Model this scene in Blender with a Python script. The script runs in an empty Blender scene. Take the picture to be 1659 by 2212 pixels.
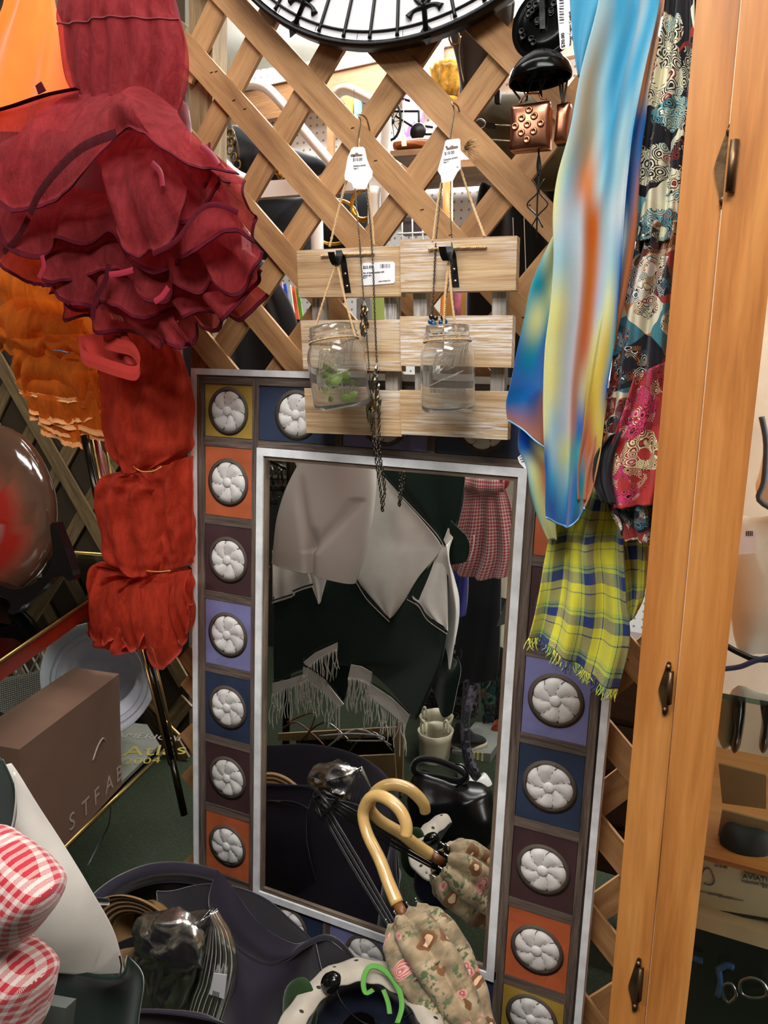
import bpy, math, random
from mathutils import Vector, Matrix, noise
random.seed(7)
sc = bpy.context.scene
COL = sc.collection
# ---------------------------------------------------------------- camera
FPX, CX, CY = 1660.0, 829.5, 1106.0
YAW, PITCH, ROLL = math.radians(-24.37), math.radians(-9.39), math.radians(2.06)
CAM = Vector((.8635, -1.1909, 1.3587))
_f = Vector((math.sin(YAW)*math.cos(PITCH), math.cos(YAW)*math.cos(PITCH), math.sin(PITCH)))
_r0 = Vector((math.cos(YAW), -math.sin(YAW), 0)); _u0 = _r0.cross(_f)
RR = math.cos(ROLL)*_r0 + math.sin(ROLL)*_u0
UU = -math.sin(ROLL)*_r0 + math.cos(ROLL)*_u0
cd = bpy.data.cameras.new('camera'); cam = bpy.data.objects.new('camera', cd); COL.objects.link(cam)
cam.matrix_world = Matrix(((RR.x, UU.x, -_f.x, CAM.x), (RR.y, UU.y, -_f.y, CAM.y), (RR.z, UU.z, -_f.z, CAM.z), (0, 0, 0, 1)))
cd.sensor_fit = 'VERTICAL'; cd.sensor_height = 36; cd.lens = FPX/2212*36; cd.clip_start = .02
sc.camera = cam
# ---------------------------------------------------------------- light, world, exposure
w = bpy.data.worlds.new('world'); sc.world = w; w.use_nodes = True
w.node_tree.nodes['Background'].inputs[0].default_value = (.9, .95, 1, 1)
w.node_tree.nodes['Background'].inputs[1].default_value = .25
def area(name, loc, sx, sy, power, col, rot=(0, 0, 0)):
    l = bpy.data.lights.new(name, 'AREA'); l.shape = 'RECTANGLE'; l.size = sx; l.size_y = sy
    l.energy = power; l.color = col; o = bpy.data.objects.new(name, l); o.location = loc; o.rotation_euler = rot; COL.objects.link(o)
area('ceiling_panel_front', (1.0, -1.35, 2.68), 1.2, .6, 44, (1, .97, .93))
area('ceiling_panel_middle', (.2, -.5, 2.68), 1.2, .3, 13, (1, .97, .93))
area('behind_lattice_fill', (.4, .2, 2.66), 1.8, .1, 26, (1, .98, .95))  # added fill, no fixture here: brightens what stands behind the lattice
area('cabinet_fill', (1.15, -.12, 2.2), .4, .1, 8, (1, .97, .93))  # added fill to lift the dark cabinet interior, not a known lamp
area('cabinet_side_fill', (1.43, -.16, 1.05), 1.6, .08, 9, (1, .97, .93), (0, math.radians(90), 0))  # second added fill, reaches the shelves from the right side
area('ceiling_panel_rear', (-.3, -2.3, 2.68), 1.2, .6, 38, (1, .97, .93))
area('ceiling_panel_back_room', (.3, 1.5, 2.68), 2.2, 1.0, 150, (1, .98, .94))
sc.view_settings.view_transform = 'Standard'; sc.view_settings.look = 'None'
sc.view_settings.exposure = .35; sc.view_settings.gamma = 1; sc.view_settings.use_curve_mapping = False
sc.cycles.max_bounces = 10; sc.cycles.transparent_max_bounces = 24; sc.cycles.transmission_bounces = 8
sc.cycles.use_denoising = True; sc.cycles.sample_clamp_indirect = 6
# ---------------------------------------------------------------- helpers
def _d(x, y): return _f + RR*((x-CX)/FPX) - UU*((y-CY)/FPX)
def U(x, y, Y): d = _d(x, y); return CAM + d*((Y-CAM.y)/d.y)          # a photo point on the upright plane at Y
def H(x, y, Z): d = _d(x, y); return CAM + d*((Z-CAM.z)/d.z)          # a photo point on the level plane at Z
def V(x, y, D): v = U(x, y, D); return Vector((v.x, -D, v.z))         # a thing seen in the mirror, standing D in front of it
def pts(l, Y, f=U): return [f(p[0], p[1], p[2] if len(p) > 2 else Y) for p in l]
def W2(x0, x1, y, Y): return (U(x1, y, Y)-U(x0, y, Y)).length
class MB:
    def __init__(s): s.v = []; s.f = []; s.uv = []; s.c = []
    def add(s, v, f, uv=None, c=None):
        n = len(s.v); s.v += [Vector(p) for p in v]; s.f += [tuple(i+n for i in q) for q in f]
        s.uv += uv if uv else [(0, 0)]*len(v); s.c += c if c else [(1, 1, 1)]*len(v); return s
    def build(s, name, mat, parent=None, smooth=True, solid=0, bevel=0, sub=0, label=None, uvs=1):
        me = bpy.data.meshes.new(name); L = parent_loc(parent)
        me.from_pydata([p-L for p in s.v], [], s.f); me.update()
        ul = me.uv_layers.new(name='UVMap'); cl = me.color_attributes.new('dye', 'FLOAT_COLOR', 'POINT')
        li = [0]*len(me.loops); me.loops.foreach_get('vertex_index', li)
        ul.data.foreach_set('uv', [t for i in li for t in s.uv[i]])
        cl.data.foreach_set('color', [t for c in s.c for t in (c[0], c[1], c[2], 1)])
        if smooth: me.polygons.foreach_set('use_smooth', [True]*len(me.polygons))
        me.materials.append(mat)
        o = bpy.data.objects.new(name, me); COL.objects.link(o)
        if parent: o.parent = parent
        if solid: m = o.modifiers.new('thick', 'SOLIDIFY'); m.thickness = solid; m.offset = 0
        if bevel: m = o.modifiers.new('bev', 'BEVEL'); m.width = bevel; m.segments = 2; m.limit_method = 'ANGLE'
        if sub: m = o.modifiers.new('sub', 'SUBSURF'); m.levels = sub; m.render_levels = sub
        if label: o['label'] = label
        return o
def parent_loc(p):
    L = Vector((0, 0, 0))
    while p is not None: L += p.location; p = p.parent
    return L
def thing(name, label, cat, loc, group=None):
    o = bpy.data.objects.new(name, None); COL.objects.link(o); o.location = loc; o.empty_display_size = .02
    return tag(o, label, cat, group)
def tag(o, label, cat, group=None):
    o['label'] = label; o['category'] = cat
    if group: o['group'] = group
    return o
def struct(o): o['kind'] = 'structure'; return o
def box(a, b, uvm=True):                       # axis aligned, uv in metres along the longest side
    a = Vector(a); b = Vector(b); return hexa([Vector((a.x, a.y, a.z)), Vector((b.x, a.y, a.z)), Vector((b.x, a.y, b.z)), Vector((a.x, a.y, b.z))], Vector((0, b.y-a.y, 0)))
def hexa(q, ex):                               # a quad q (4 points, front) pushed back by vector ex
    q = [Vector(p) for p in q]; P = q+[p+ex for p in q]
    e1 = q[1]-q[0]; e2 = q[3]-q[0]
    if e2.length > e1.length: e1, e2 = e2, e1
    l1 = e1.normalized(); n = l1.cross(ex.normalized() if ex.length > 0 else Vector((0, 1, 0)))
    if n.length < .01: n = e2.normalized()
    F = [(3, 2, 1, 0), (4, 5, 6, 7), (0, 1, 5, 4), (1, 2, 6, 5), (2, 3, 7, 6), (3, 0, 4, 7)]
    m = MB()
    for f in F:
        vs = [P[i] for i in f]; m.add(vs, [(0, 1, 2, 3)], [(p.dot(l1), p.dot(n)+p.y*.7) for p in vs])
    m.weld = True; return m
def join(*ms):
    m = MB()
    for a in ms: m.add(a.v, a.f, a.uv, a.c)
    return m
def boxb(a, b): return box(a, b)
def slab(l, Y, t, f=U, ex=None):               # photo quad (TL,TR,BR,BL) on plane Y with thickness t behind
    q = pts([l[3], l[2], l[1], l[0]], Y, f)
    return hexa(q, ex if ex is not None else Vector((0, t if f is U else -t, 0)))
def obox(c, ax, ay, az):                       # oriented box, half axes
    c = Vector(c); q = [c-ax-az-ay, c+ax-az-ay, c+ax+az-ay, c-ax+az-ay]; return hexa(q, ay*2)
def catmull(P, n, closed=False):
    out = []; N = len(P)
    segs = N if closed else N-1
    for i in range(segs):
        g = (lambda k: P[k % N]) if closed else (lambda k: P[min(max(k, 0), N-1)])
        a, b, c, d = g(i-1), g(i), g(i+1), g(i+2)
        for k in range(n):
            t = k/n; out.append(b + (c-a)*(.5*t) + (a*2-b*5+c*4-d)*(.5*t*t) + (b*3-a-c*3+d)*(.5*t*t*t))
    if not closed: out.append(P[-1].copy())
    return out
def tube(P, r, n=8, k=4, closed=False, flat=None, caps=True):     # smooth tube through P; r number or list
    P = [Vector(p) for p in P]; R = r if isinstance(r, (list, tuple)) else [r]*len(P)
    if k > 1 and len(P) > 2:
        Rv = catmull([Vector((a, 0, 0)) for a in R], k, closed); P = catmull(P, k, closed); R = [a.x for a in Rv]
    N = len(P); m = MB(); T = []
    for i in range(N):
        a = P[(i-1) % N] if closed or i else P[0]; b = P[(i+1) % N] if closed or i < N-1 else P[-1]
        t = (b-a); T.append(t.normalized() if t.length > 1e-9 else Vector((0, 0, 1)))
    up = Vector((0, 0, 1)) if abs(T[0].z) < .9 else Vector((0, 1, 0))
    nrm = (up - T[0]*up.dot(T[0])).normalized(); v = []; uv = []; L = 0
    for i in range(N):
        nrm = (nrm - T[i]*nrm.dot(T[i])); nrm = nrm.normalized() if nrm.length > 1e-6 else Vector((1, 0, 0)); bn = T[i].cross(nrm)
        if i: L += (P[i]-P[i-1]).length
        for j in range(n):
            a = 2*math.pi*j/n; ca, sa = math.cos(a), math.sin(a)
            if flat: v.append(P[i] + nrm*(ca*R[i]*flat) + bn*(sa*R[i]))
            else: v.append(P[i] + nrm*(ca*R[i]) + bn*(sa*R[i]))
            uv.append((L, j/n*6.28*max(R[i], .0005)))
    f = []
    for i in range(N if closed else N-1):
        for j in range(n):
            i2 = (i+1) % N; f.append((i*n+j, i*n+(j+1) % n, i2*n+(j+1) % n, i2*n+j))
    if not closed and caps: f.append(tuple(range(n-1, -1, -1))); f.append(tuple((N-1)*n+j for j in range(n)))
    return m.add(v, f, uv)
def frame(ax):
    ax = Vector(ax).normalized(); up = Vector((0, 1, 0)) if abs(ax.y) < .9 else Vector((1, 0, 0))
    e1 = ax.cross(up).normalized(); return ax, e1, ax.cross(e1)
def lathe(prof, o, ax, n=32, e=(1, 1), arc=1, wob=None):           # prof [(r,h)...] round axis
    ax, e1, e2 = frame(ax); m = MB(); v = []; uv = []; K = len(prof)
    for i, (r, h) in enumerate(prof):
        for j in range(n+(arc < 1)):
            a = 2*math.pi*arc*j/n; rr = r*(wob(a, i) if wob else 1)
            v.append(Vector(o) + ax*h + e1*(math.cos(a)*rr*e[0]) + e2*(math.sin(a)*rr*e[1])); uv.append((j/n, i/max(1, K-1)))
    f = []; S = n+(arc < 1)
    for i in range(K-1):
        for j in range(n): f.append((i*S+j, i*S+(j+1) % S, (i+1)*S+(j+1) % S, (i+1)*S+j))
    return m.add(v, f, uv)
def _cm1(p, t):
    N = len(p)-1; x = min(max(t, 0), 1)*N; i = min(int(x), N-1); t = x-i
    a, b, c, d = p[max(i-1, 0)], p[i], p[i+1], p[min(i+2, N)]
    return [b[k] + .5*t*((c[k]-a[k]) + t*((2*a[k]-5*b[k]+4*c[k]-d[k]) + t*(3*b[k]-a[k]-3*c[k]+d[k]))) for k in range(len(b))]
def net(ctrl, nu, nv, disp=None, f=U, Y=None, uvs=None, slide=0):   # cloth through a net of photo points: rows top to bottom
    rows = []
    for r in ctrl:
        rr = []
        for p in r:
            q = f(p[0], p[1], p[2] if len(p) > 2 and p[2] is not None else Y)
            c = p[3] if len(p) > 3 else (1, 1, 1); rr.append([q.x, q.y, q.z, c[0], c[1], c[2]])
        rows.append(rr)
    v = []; uv = []; cs = []; fc = []
    sg = 1 if f is V else -1
    for j in range(nv+1):
        tv = j/nv
        for i in range(nu+1):
            tu = i/nu; q = _cm1([_cm1(r, tu) for r in rows], tv)
            p = Vector(q[:3])
            if disp:
                d = disp(tu, tv); p = p + (Vector((d[0], sg*d[1], d[2])) if isinstance(d, tuple) else Vector((0, sg*d, 0)))
            v.append(p); cs.append([min(max(a, 0), 1) for a in q[3:6]])
            uv.append((tu*(uvs[0] if uvs else 1), tv*(uvs[1] if uvs else 1)))
    S = nu+1
    for j in range(nv):
        for i in range(nu): fc.append((j*S+i, (j+1)*S+i, (j+1)*S+i+1, j*S+i+1))
    m = MB().add(v, fc, uv, cs); m.S = S; m.nv = nv; return m
def strip_of(m, v0, v1, off=-.0012, side=None):   # a band lying on a net between rows v0..v1 (or columns)
    S = m.S; a = int(round(v0*m.nv)); b = int(round(v1*m.nv)); w = []
    for j in range(a, b+1):
        for i in range(S): w.append(m.v[j*S+i]+Vector((0, off, 0)))
    fc = [(j*S+i, (j+1)*S+i, (j+1)*S+i+1, j*S+i+1) for j in range(b-a) for i in range(S-1)]
    uv = [(i/(S-1), j/max(1, b-a)) for j in range(b-a+1) for i in range(S)]
    return MB().add(w, fc, uv)
def pillow(out, Y, dep, f=U, rings=7, sm=4, back=1.0, power=.5, nz=0, nsc=20, org=None, cx=None):  # puffed solid from a photo outline
    P = pts(out, Y, f); P = catmull(P, sm, True) if sm > 1 else P
    c = sum(P, Vector())/len(P) if cx is None else f(cx[0], cx[1], Y)
    n = len(P); v = []; fc = []; uv = []; sg = 1 if f is V else -1
    def ring(k, s):
        z = (1-k*k)**power*dep*s
        for i, p in enumerate(P):
            q = c+(p-c)*k; q.y += sg*z
            if nz: q += noise.noise_vector(q*nsc)*nz*(1 if k < .999 else .3)
            v.append(q); uv.append((q.x*1.0, q.z*1.0))
    ks = [math.cos(a*math.pi/2/rings) for a in range(rings)]
    for k in ks: ring(k, 1)
    v.append(c+Vector((0, sg*dep, 0))); uv.append((c.x, c.z)); ft = len(v)-1
    for a in range(rings-1):
        for i in range(n): fc.append((a*n+i, a*n+(i+1) % n, (a+1)*n+(i+1) % n, (a+1)*n+i))
    for i in range(n): fc.append(((rings-1)*n+i, (rings-1)*n+(i+1) % n, ft))
    b0 = len(v)
    for k in ks[1:]: ring(k, -back)
    v.append(c-Vector((0, sg*dep*back, 0))); uv.append((c.x, c.z)); bk = len(v)-1
    for a in range(rings-1):
        A = 0 if a == 0 else b0+(a-1)*n; B = b0+a*n
        for i in range(n): fc.append((A+(i+1) % n, A+i, B+i, B+(i+1) % n))
    for i in range(n): fc.append((b0+(rings-2)*n+(i+1) % n, b0+(rings-2)*n+i, bk))
    return MB().add(v, fc, uv)
def prism(out, Y, t, f=U, sm=1):               # flat shape traced on plane Y, with real thickness t
    P = pts(out, Y, f); P = catmull(P, sm, True) if sm > 1 else P
    return prism3(P, Vector((0, t if f is U else -t, 0)))
def prism3(P, ex):
    n = len(P); Q = [p+ex for p in P]; m = MB(); uvA = [(p.x, p.z) for p in P]
    m.add(P, [tuple(range(n))], uvA); m.add(Q, [tuple(range(n-1, -1, -1))], uvA)
    for i in range(n):
        j = (i+1) % n; m.add([P[i], P[j], Q[j], Q[i]], [(3, 2, 1, 0)], [(P[i].x, P[i].z)]*4)
    return m
def text(name, s, p0, right, up, size, mat, parent, ext=.0003, shear=0, align='LEFT', label=None):
    cu = bpy.data.curves.new(name, 'FONT'); cu.body = s; cu.size = size; cu.extrude = ext; cu.shear = shear; cu.align_x = align; cu.resolution_u = 3
    t = bpy.data.objects.new(name+'_tmp', cu); me = bpy.data.meshes.new_from_object(t); bpy.data.objects.remove(t)
    right = Vector(right).normalized(); up = Vector(up); up = (up-right*up.dot(right)).normalized(); nn = right.cross(up)
    L = parent_loc(parent); me.transform(Matrix(((right.x, up.x, nn.x, p0[0]-L.x), (right.y, up.y, nn.y, p0[1]-L.y), (right.z, up.z, nn.z, p0[2]-L.z), (0, 0, 0, 1))))
    me.materials.clear(); me.materials.append(mat); me.name = name
    o = bpy.data.objects.new(name, me); COL.objects.link(o); o.parent = parent
    if label: o['label'] = label
    return o
def ptext(name, s, x0, y0, x1, y1, h, Y, mat, parent, f=U, **k):    # text whose baseline runs between two photo points
    a = f(x0, y0, Y); b = f(x1, y1, Y); u = f(x0, y0-10, Y)-a
    return text(name, s, a, b-a, u, (f(x0, y0-h, Y)-a).length*1.35, mat, parent, **k)
def sph(c, r, n=10, e=(1, 1, 1)):
    m = MB(); v = []; f = []; K = n
    for i in range(K+1):
        t = math.pi*i/K
        for j in range(n*2):
            a = math.pi*j/n; v.append(Vector(c)+Vector((r*e[0]*math.sin(t)*math.cos(a), r*e[1]*math.sin(t)*math.sin(a), r*e[2]*math.cos(t))))
    for i in range(K):
        for j in range(n*2): f.append((i*2*n+j, (i+1)*2*n+j, (i+1)*2*n+(j+1) % (2*n), i*2*n+(j+1) % (2*n)))
    return m.add(v, f, [(p.x, p.z) for p in v])
def torus(c, n1, R, r, n=14, k=6, e=1):
    ax, e1, e2 = frame(n1); return tube([Vector(c)+e1*(R*math.cos(2*math.pi*i/n))+e2*(R*e*math.sin(2*math.pi*i/n)) for i in range(n)], r, k, 1, True)
def chain(P, L, r, alt=True):                  # linked rings along a path
    P = catmull([Vector(p) for p in P], 24); m = MB(); d = 0; last = P[0]; k = 0
    for i in range(1, len(P)):
        d += (P[i]-P[i-1]).length
        if d >= L*.72:
            c = (P[i]+last)/2; t = (P[i]-last).normalized(); side = t.cross(Vector((0, 1, 0))).normalized() if k % 2 else Vector((0, 1, 0)); side = (side-t*side.dot(t)).normalized()
            R = L/2
            ring = [c+t*(R*math.cos(a))+side*(R*.62*math.sin(a)) for a in [2*math.pi*q/8 for q in range(8)]]
            m2 = tube(ring, r, 4, 1, True); m.add(m2.v, m2.f, m2.uv); last = P[i]; d = 0; k += 1
    return m
def twist(P, r, k=6, turns=120):                # twine of two twisted strands
    P = catmull([Vector(p) for p in P], k); m = MB(); L = 0
    n = len(P); Q = []
    for i in range(1, n):
        seg = max(1, int((P[i]-P[i-1]).length/.0022))
        for q in range(seg): Q.append(P[i-1].lerp(P[i], q/seg))
    Q.append(P[-1]); out = []
    for s in (0, math.pi):
        L = 0; st = []
        for i, p in enumerate(Q):
            if i: L += (p-Q[i-1]).length
            t = (Q[min(i+1, len(Q)-1)]-Q[max(i-1, 0)]).normalized(); a = t.cross(Vector((0, 1, .01))).normalized(); b = t.cross(a)
            ph = s+L*900; st.append(p+(a*math.cos(ph)+b*math.sin(ph))*r*.5)
        m2 = tube(st, r*.62, 5, 1); m.add(m2.v, m2.f, m2.uv)
    return m
# ---------------------------------------------------------------- materials
def hx(h): 
    h = h.lstrip('#'); c = [int(h[i:i+2], 16)/255 for i in (0, 2, 4)]; return tuple((x/12.92 if x <= .04045 else ((x+.055)/1.055)**2.4) for x in c)
class NT:
    def __init__(s, name):
        s.m = bpy.data.materials.new(name); s.m.use_nodes = True; s.t = s.m.node_tree; s.t.nodes.clear()
        s.out = s.n('ShaderNodeOutputMaterial')
    def n(s, ty, **kw):
        a = s.t.nodes.new(ty)
        for k, v in kw.items(): setattr(a, k, v)
        return a
    def l(s, a, b): s.t.links.new(a, b); return s
    def p(s, **kw):
        b = s.n('ShaderNodeBsdfPrincipled')
        for k, v in kw.items():
            i = b.inputs[k.replace('_', ' ')]
            if hasattr(v, 'is_output'): s.l(v, i)
            else: i.default_value = (*v, 1) if isinstance(v, tuple) and len(v) == 3 else v
        return b
    def mapn(s, src, sc, rot=(0, 0, 0), loc=(0, 0, 0)):
        m = s.n('ShaderNodeMapping'); m.inputs['Scale'].default_value = sc; m.inputs['Rotation'].default_value = rot; m.inputs['Location'].default_value = loc; s.l(src, m.inputs[0]); return m.outputs[0]
    def noise(s, vec, scale, detail=4, rough=.55, dist=0):
        a = s.n('ShaderNodeTexNoise'); a.inputs['Scale'].default_value = scale; a.inputs['Detail'].default_value = detail; a.inputs['Roughness'].default_value = rough; a.inputs['Distortion'].default_value = dist; s.l(vec, a.inputs['Vector']); return a.outputs['Fac']
    def ramp(s, fac, stops, const=False):
        r = s.n('ShaderNodeValToRGB'); cr = r.color_ramp
        if const: cr.interpolation = 'CONSTANT'
        while len(cr.elements) < len(stops): cr.elements.new(.5)
        for e, (p, c) in zip(cr.elements, stops): e.position = p; e.color = (*c, 1) if len(c) == 3 else c
        s.l(fac, r.inputs[0]); return r.outputs[0]
    def mix(s, fac, a, b, mode='MIX'):
        m = s.n('ShaderNodeMix', data_type='RGBA', blend_type=mode)
        for i, v in ((0, fac), (6, a), (7, b)):
            if hasattr(v, 'is_output'): s.l(v, m.inputs[i])
            else: m.inputs[i].default_value = v if i == 0 else (*v, 1)
        return m.outputs[2]
    def math(s, op, a, b=0, c=0):
        m = s.n('ShaderNodeMath', operation=op)
        for i, v in enumerate((a, b, c)):
            if hasattr(v, 'is_output'): s.l(v, m.inputs[i])
            else: m.inputs[i].default_value = v
        return m.outputs[0]
    def bump(s, h, strength, bsdf, dist=.002):
        b = s.n('ShaderNodeBump'); b.inputs['Strength'].default_value = strength; b.inputs['Distance'].default_value = dist; s.l(h, b.inputs['Height']); s.l(b.outputs[0], bsdf.inputs['Normal'])
    def co(s, k='Object'): return s.n('ShaderNodeTexCoord').outputs[k]
    def done(s, sh): s.l(sh.outputs[0] if hasattr(sh, 'outputs') else sh, s.out.inputs[0]); return s.m
_cache = {}
def M(name, col, rough=.55, metal=0, var=.12, vs=9, bump=.0, bs=90, stretch=(1, 1, 1), **kw):
    if name in _cache: return _cache[name]
    t = NT(name); c = hx(col) if isinstance(col, str) else col
    g = t.noise(t.mapn(t.co(), stretch), vs, 4)
    lo = tuple(x*(1-var*1.3) for x in c); hi = tuple(min(1, x*(1+var*1.3)) for x in c)
    cc = t.ramp(g, [(.3, lo), (.7, hi)])
    b = t.p(Base_Color=cc, Roughness=rough, Metallic=metal, **kw)
    if bump: t.bump(t.noise(t.mapn(t.co(), stretch), bs, 5), bump, b)
    _cache[name] = t.done(b); return _cache[name]
def wood(name, dark, mid, light, su=3.5, sv=55, rough=.6, white=0, fine=.5, bump=.25, coat=0):
    t = NT(name); uv = t.n('ShaderNodeUVMap').outputs[0]; oi = t.n('ShaderNodeObjectInfo').outputs['Random']
    off = t.n('ShaderNodeCombineXYZ'); t.l(t.math('MULTIPLY', oi, 37.0), off.inputs[0]); t.l(t.math('MULTIPLY', oi, 11.0), off.inputs[2])
    ad = t.n('ShaderNodeVectorMath', operation='ADD'); t.l(uv, ad.inputs[0]); t.l(off.outputs[0], ad.inputs[1]); vec = ad.outputs[0]
    g1 = t.noise(t.mapn(vec, (su, sv, 1)), 1, 5, .6, .6); g2 = t.noise(t.mapn(vec, (su*6, sv*9, 1)), 1, 3)
    g3 = t.noise(t.mapn(vec, (su*1.2, sv*.18, 1)), 1, 3)
    c = t.ramp(g1, [(.3, hx(dark)), (.47, hx(mid)), (.7, hx(light))])
    c = t.mix(fine, c, t.ramp(g2, [(.35, (.45, .45, .45)), (.6, (1, 1, 1))]), 'MULTIPLY')
    c = t.mix(.5, c, t.ramp(g3, [(.3, (.72, .68, .64)), (.7, (1, 1, 1))]), 'MULTIPLY')
    if white:
        wv = t.noise(t.mapn(vec, (su*3.2, sv*2.2, 1)), 1, 5, .7, .3); wb = t.noise(t.mapn(vec, (5, 9, 1)), 1, 2)
        fac = t.math('MULTIPLY', t.ramp(wv, [(.46, (0, 0, 0)), (.56, (1, 1, 1))]), t.ramp(wb, [(.42, (0, 0, 0)), (.6, (white,)*3)]))
        c = t.mix(fac, c, (.72, .72, .73))
    b = t.p(Base_Color=c, Roughness=rough, Coat_Weight=coat, Coat_Roughness=.25)
    t.bump(t.math('ADD', g1, t.math('MULTIPLY', g2, .4)), bump, b, .0012); return t.done(b)
def cloth(name, col, rough=.85, trans=.2, weave=900, sheen=.3, var=.1, bump=.12):
    t = NT(name); c = hx(col); o = t.co(); g = t.noise(o, 12, 3)
    cc = t.ramp(g, [(.3, tuple(x*(1-var) for x in c)), (.7, tuple(min(1, x*(1+var)) for x in c))])
    b = t.p(Base_Color=cc, Roughness=rough, Sheen_Weight=sheen, Sheen_Roughness=.4, Specular_IOR_Level=.25)
    t.bump(t.noise(o, weave, 2), bump, b, .0006)
    if trans:
        tr = t.n('ShaderNodeBsdfTranslucent'); t.l(cc, tr.inputs[0]); mx = t.n('ShaderNodeMixShader'); mx.inputs[0].default_value = trans
        t.l(b.outputs[0], mx.inputs[1]); t.l(tr.outputs[0], mx.inputs[2]); return t.done(mx)
    return t.done(b)
def organza(name, col, alpha=.72, tc=None, sheen=.35, rough=.7):
    t = NT(name); c = hx(col); o = t.co(); g = t.noise(t.mapn(o, (1.5, 1.5, .5)), 24, 6, .7, 1)
    cc = t.ramp(g, [(.3, tuple(x*.7 for x in c)), (.7, tuple(min(1, x*1.4+.01) for x in c))])
    b = t.p(Base_Color=cc, Roughness=rough, Sheen_Weight=sheen, Sheen_Roughness=.35, Specular_IOR_Level=.15)
    b.inputs['Sheen Tint'].default_value = (*(min(1, x*2+.15) for x in c), 1)
    t.bump(t.noise(t.mapn(o, (1.4, 1.4, .6)), 55, 6, .65, .8), .8, b, .005)
    tl = t.n('ShaderNodeBsdfTranslucent'); t.l(cc, tl.inputs[0]); m1 = t.n('ShaderNodeMixShader'); m1.inputs[0].default_value = .3
    t.l(b.outputs[0], m1.inputs[1]); t.l(tl.outputs[0], m1.inputs[2])
    tp = t.n('ShaderNodeBsdfTransparent'); tp.inputs[0].default_value = (*(tc or tuple(min(1, x**.5+.05) for x in c)), 1)
    m2 = t.n('ShaderNodeMixShader'); m2.inputs[0].default_value = alpha; t.l(tp.outputs[0], m2.inputs[1]); t.l(m1.outputs[0], m2.inputs[2])
    return t.done(m2)
def emis(name, col, s):
    t = NT(name); e = t.n('ShaderNodeEmission'); e.inputs[0].default_value = (*hx(col), 1); e.inputs[1].default_value = s; return t.done(e)
def glassm(name, col=(1, 1, 1), rough=.0, ior=1.45, thin=False, tint=.92):
    t = NT(name)
    if thin:
        tp = t.n('ShaderNodeBsdfTransparent'); tp.inputs[0].default_value = (col[0]*tint, col[1]*tint, col[2]*tint, 1)
        gl = t.n('ShaderNodeBsdfGlossy'); gl.inputs['Roughness'].default_value = .03; fr = t.n('ShaderNodeFresnel'); fr.inputs[0].default_value = 1.45
        mx = t.n('ShaderNodeMixShader'); t.l(fr.outputs[0], mx.inputs[0]); t.l(tp.outputs[0], mx.inputs[1]); t.l(gl.outputs[0], mx.inputs[2]); return t.done(mx)
    b = t.p(Base_Color=col, Roughness=rough, IOR=ior, Transmission_Weight=1.0); return t.done(b)
CEDAR = wood('cedar', '#835c38', '#9c7347', '#b08658', 4, 42, .7, fine=.3, bump=.35)
CEDARL = wood('cedar_aged', '#5c4a30', '#7a6544', '#93805a', 5, 60, .75)
PLANK = wood('whitewashed_pine', '#94714f', '#bb9a72', '#cfb892', 4, 150, .65, white=.7, fine=.4, bump=.5)
GREYW = wood('grey_wood', '#6f6a64', '#8f8a83', '#aaa49b', 5, 90, .75, white=.6)
BATTEN = wood('brown_batten', '#3a2f29', '#5d5049', '#7d6c60', 8, 150, .7, fine=.6, bump=.5)
MAPLE = wood('honey_maple', '#9c5f2b', '#b8763a', '#cb8c4c', 2.2, 26, .34, fine=.22, bump=.08, coat=.35)
WHITEP = M('chipped_white_paint', '#d9dce0', .6, var=.12, vs=30, bump=.25, bs=50)
BLACKM = M('black_iron', '#141414', .4, .6, bump=.1)
STEEL = M('steel_wire', '#8d867c', .25, 1)
GUN = M('gunmetal_chain', '#5b554d', .3, 1)
TWINE = cloth('jute_twine', '#b79568', .95, 0, 1500, .5)
WHITE = M('white_card', '#dcdce0', .6, var=.02)
INK = M('grey_print', '#5b5e66', .7, var=0)
BLACKI = M('black_print', '#1b1c20', .7, var=0)
# ---------------------------------------------------------------- the shop: floor, walls, ceiling
FL = .18
def turf():
    t = NT('green_turf'); o = t.co(); g = t.noise(o, 260, 4, .8); g2 = t.noise(o, 6, 3)
    c = t.ramp(g, [(.35, hx('#10170c')), (.6, hx('#2b3b1b')), (.8, hx('#77853f'))]); c = t.mix(.4, c, t.ramp(g2, [(.3, (.5, .5, .5)), (.7, (1, 1, 1))]), 'MULTIPLY')
    b = t.p(Base_Color=c, Roughness=.95); t.bump(g, .9, b, .01); return t.done(b)
CREAM = M('cream_wall', '#e9e2cf', .8, var=.04, bump=.05, bs=30)
struct(box((-3, -4.2, FL-.1), (3.4, 3.2, FL)).build('floor', turf(), smooth=False))
struct(box((-3, -4.2, 2.7), (3.4, 3.2, 2.8)).build('ceiling', M('white_ceiling', '#e6e4dc', .85, var=.03, bump=.3, bs=60), smooth=False))
struct(box((-3, 3.1, FL), (3.4, 3.2, 2.7)).build('wall_far', CREAM, smooth=False))
struct(box((-3, -4.2, FL), (3.4, -4.1, 2.7)).build('wall_rear', M('tan_wall', '#8d8373', .85), smooth=False))
struct(box((-3.1, -4.2, FL), (-3, 3.2, 2.7)).build('wall_left', M('dim_wall', '#7c7364', .85), smooth=False))
struct(box((3.4, -4.2, FL), (3.5, 3.2, 2.7)).build('wall_right', M('tan_wall', '#8d8373'), smooth=False))
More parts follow.
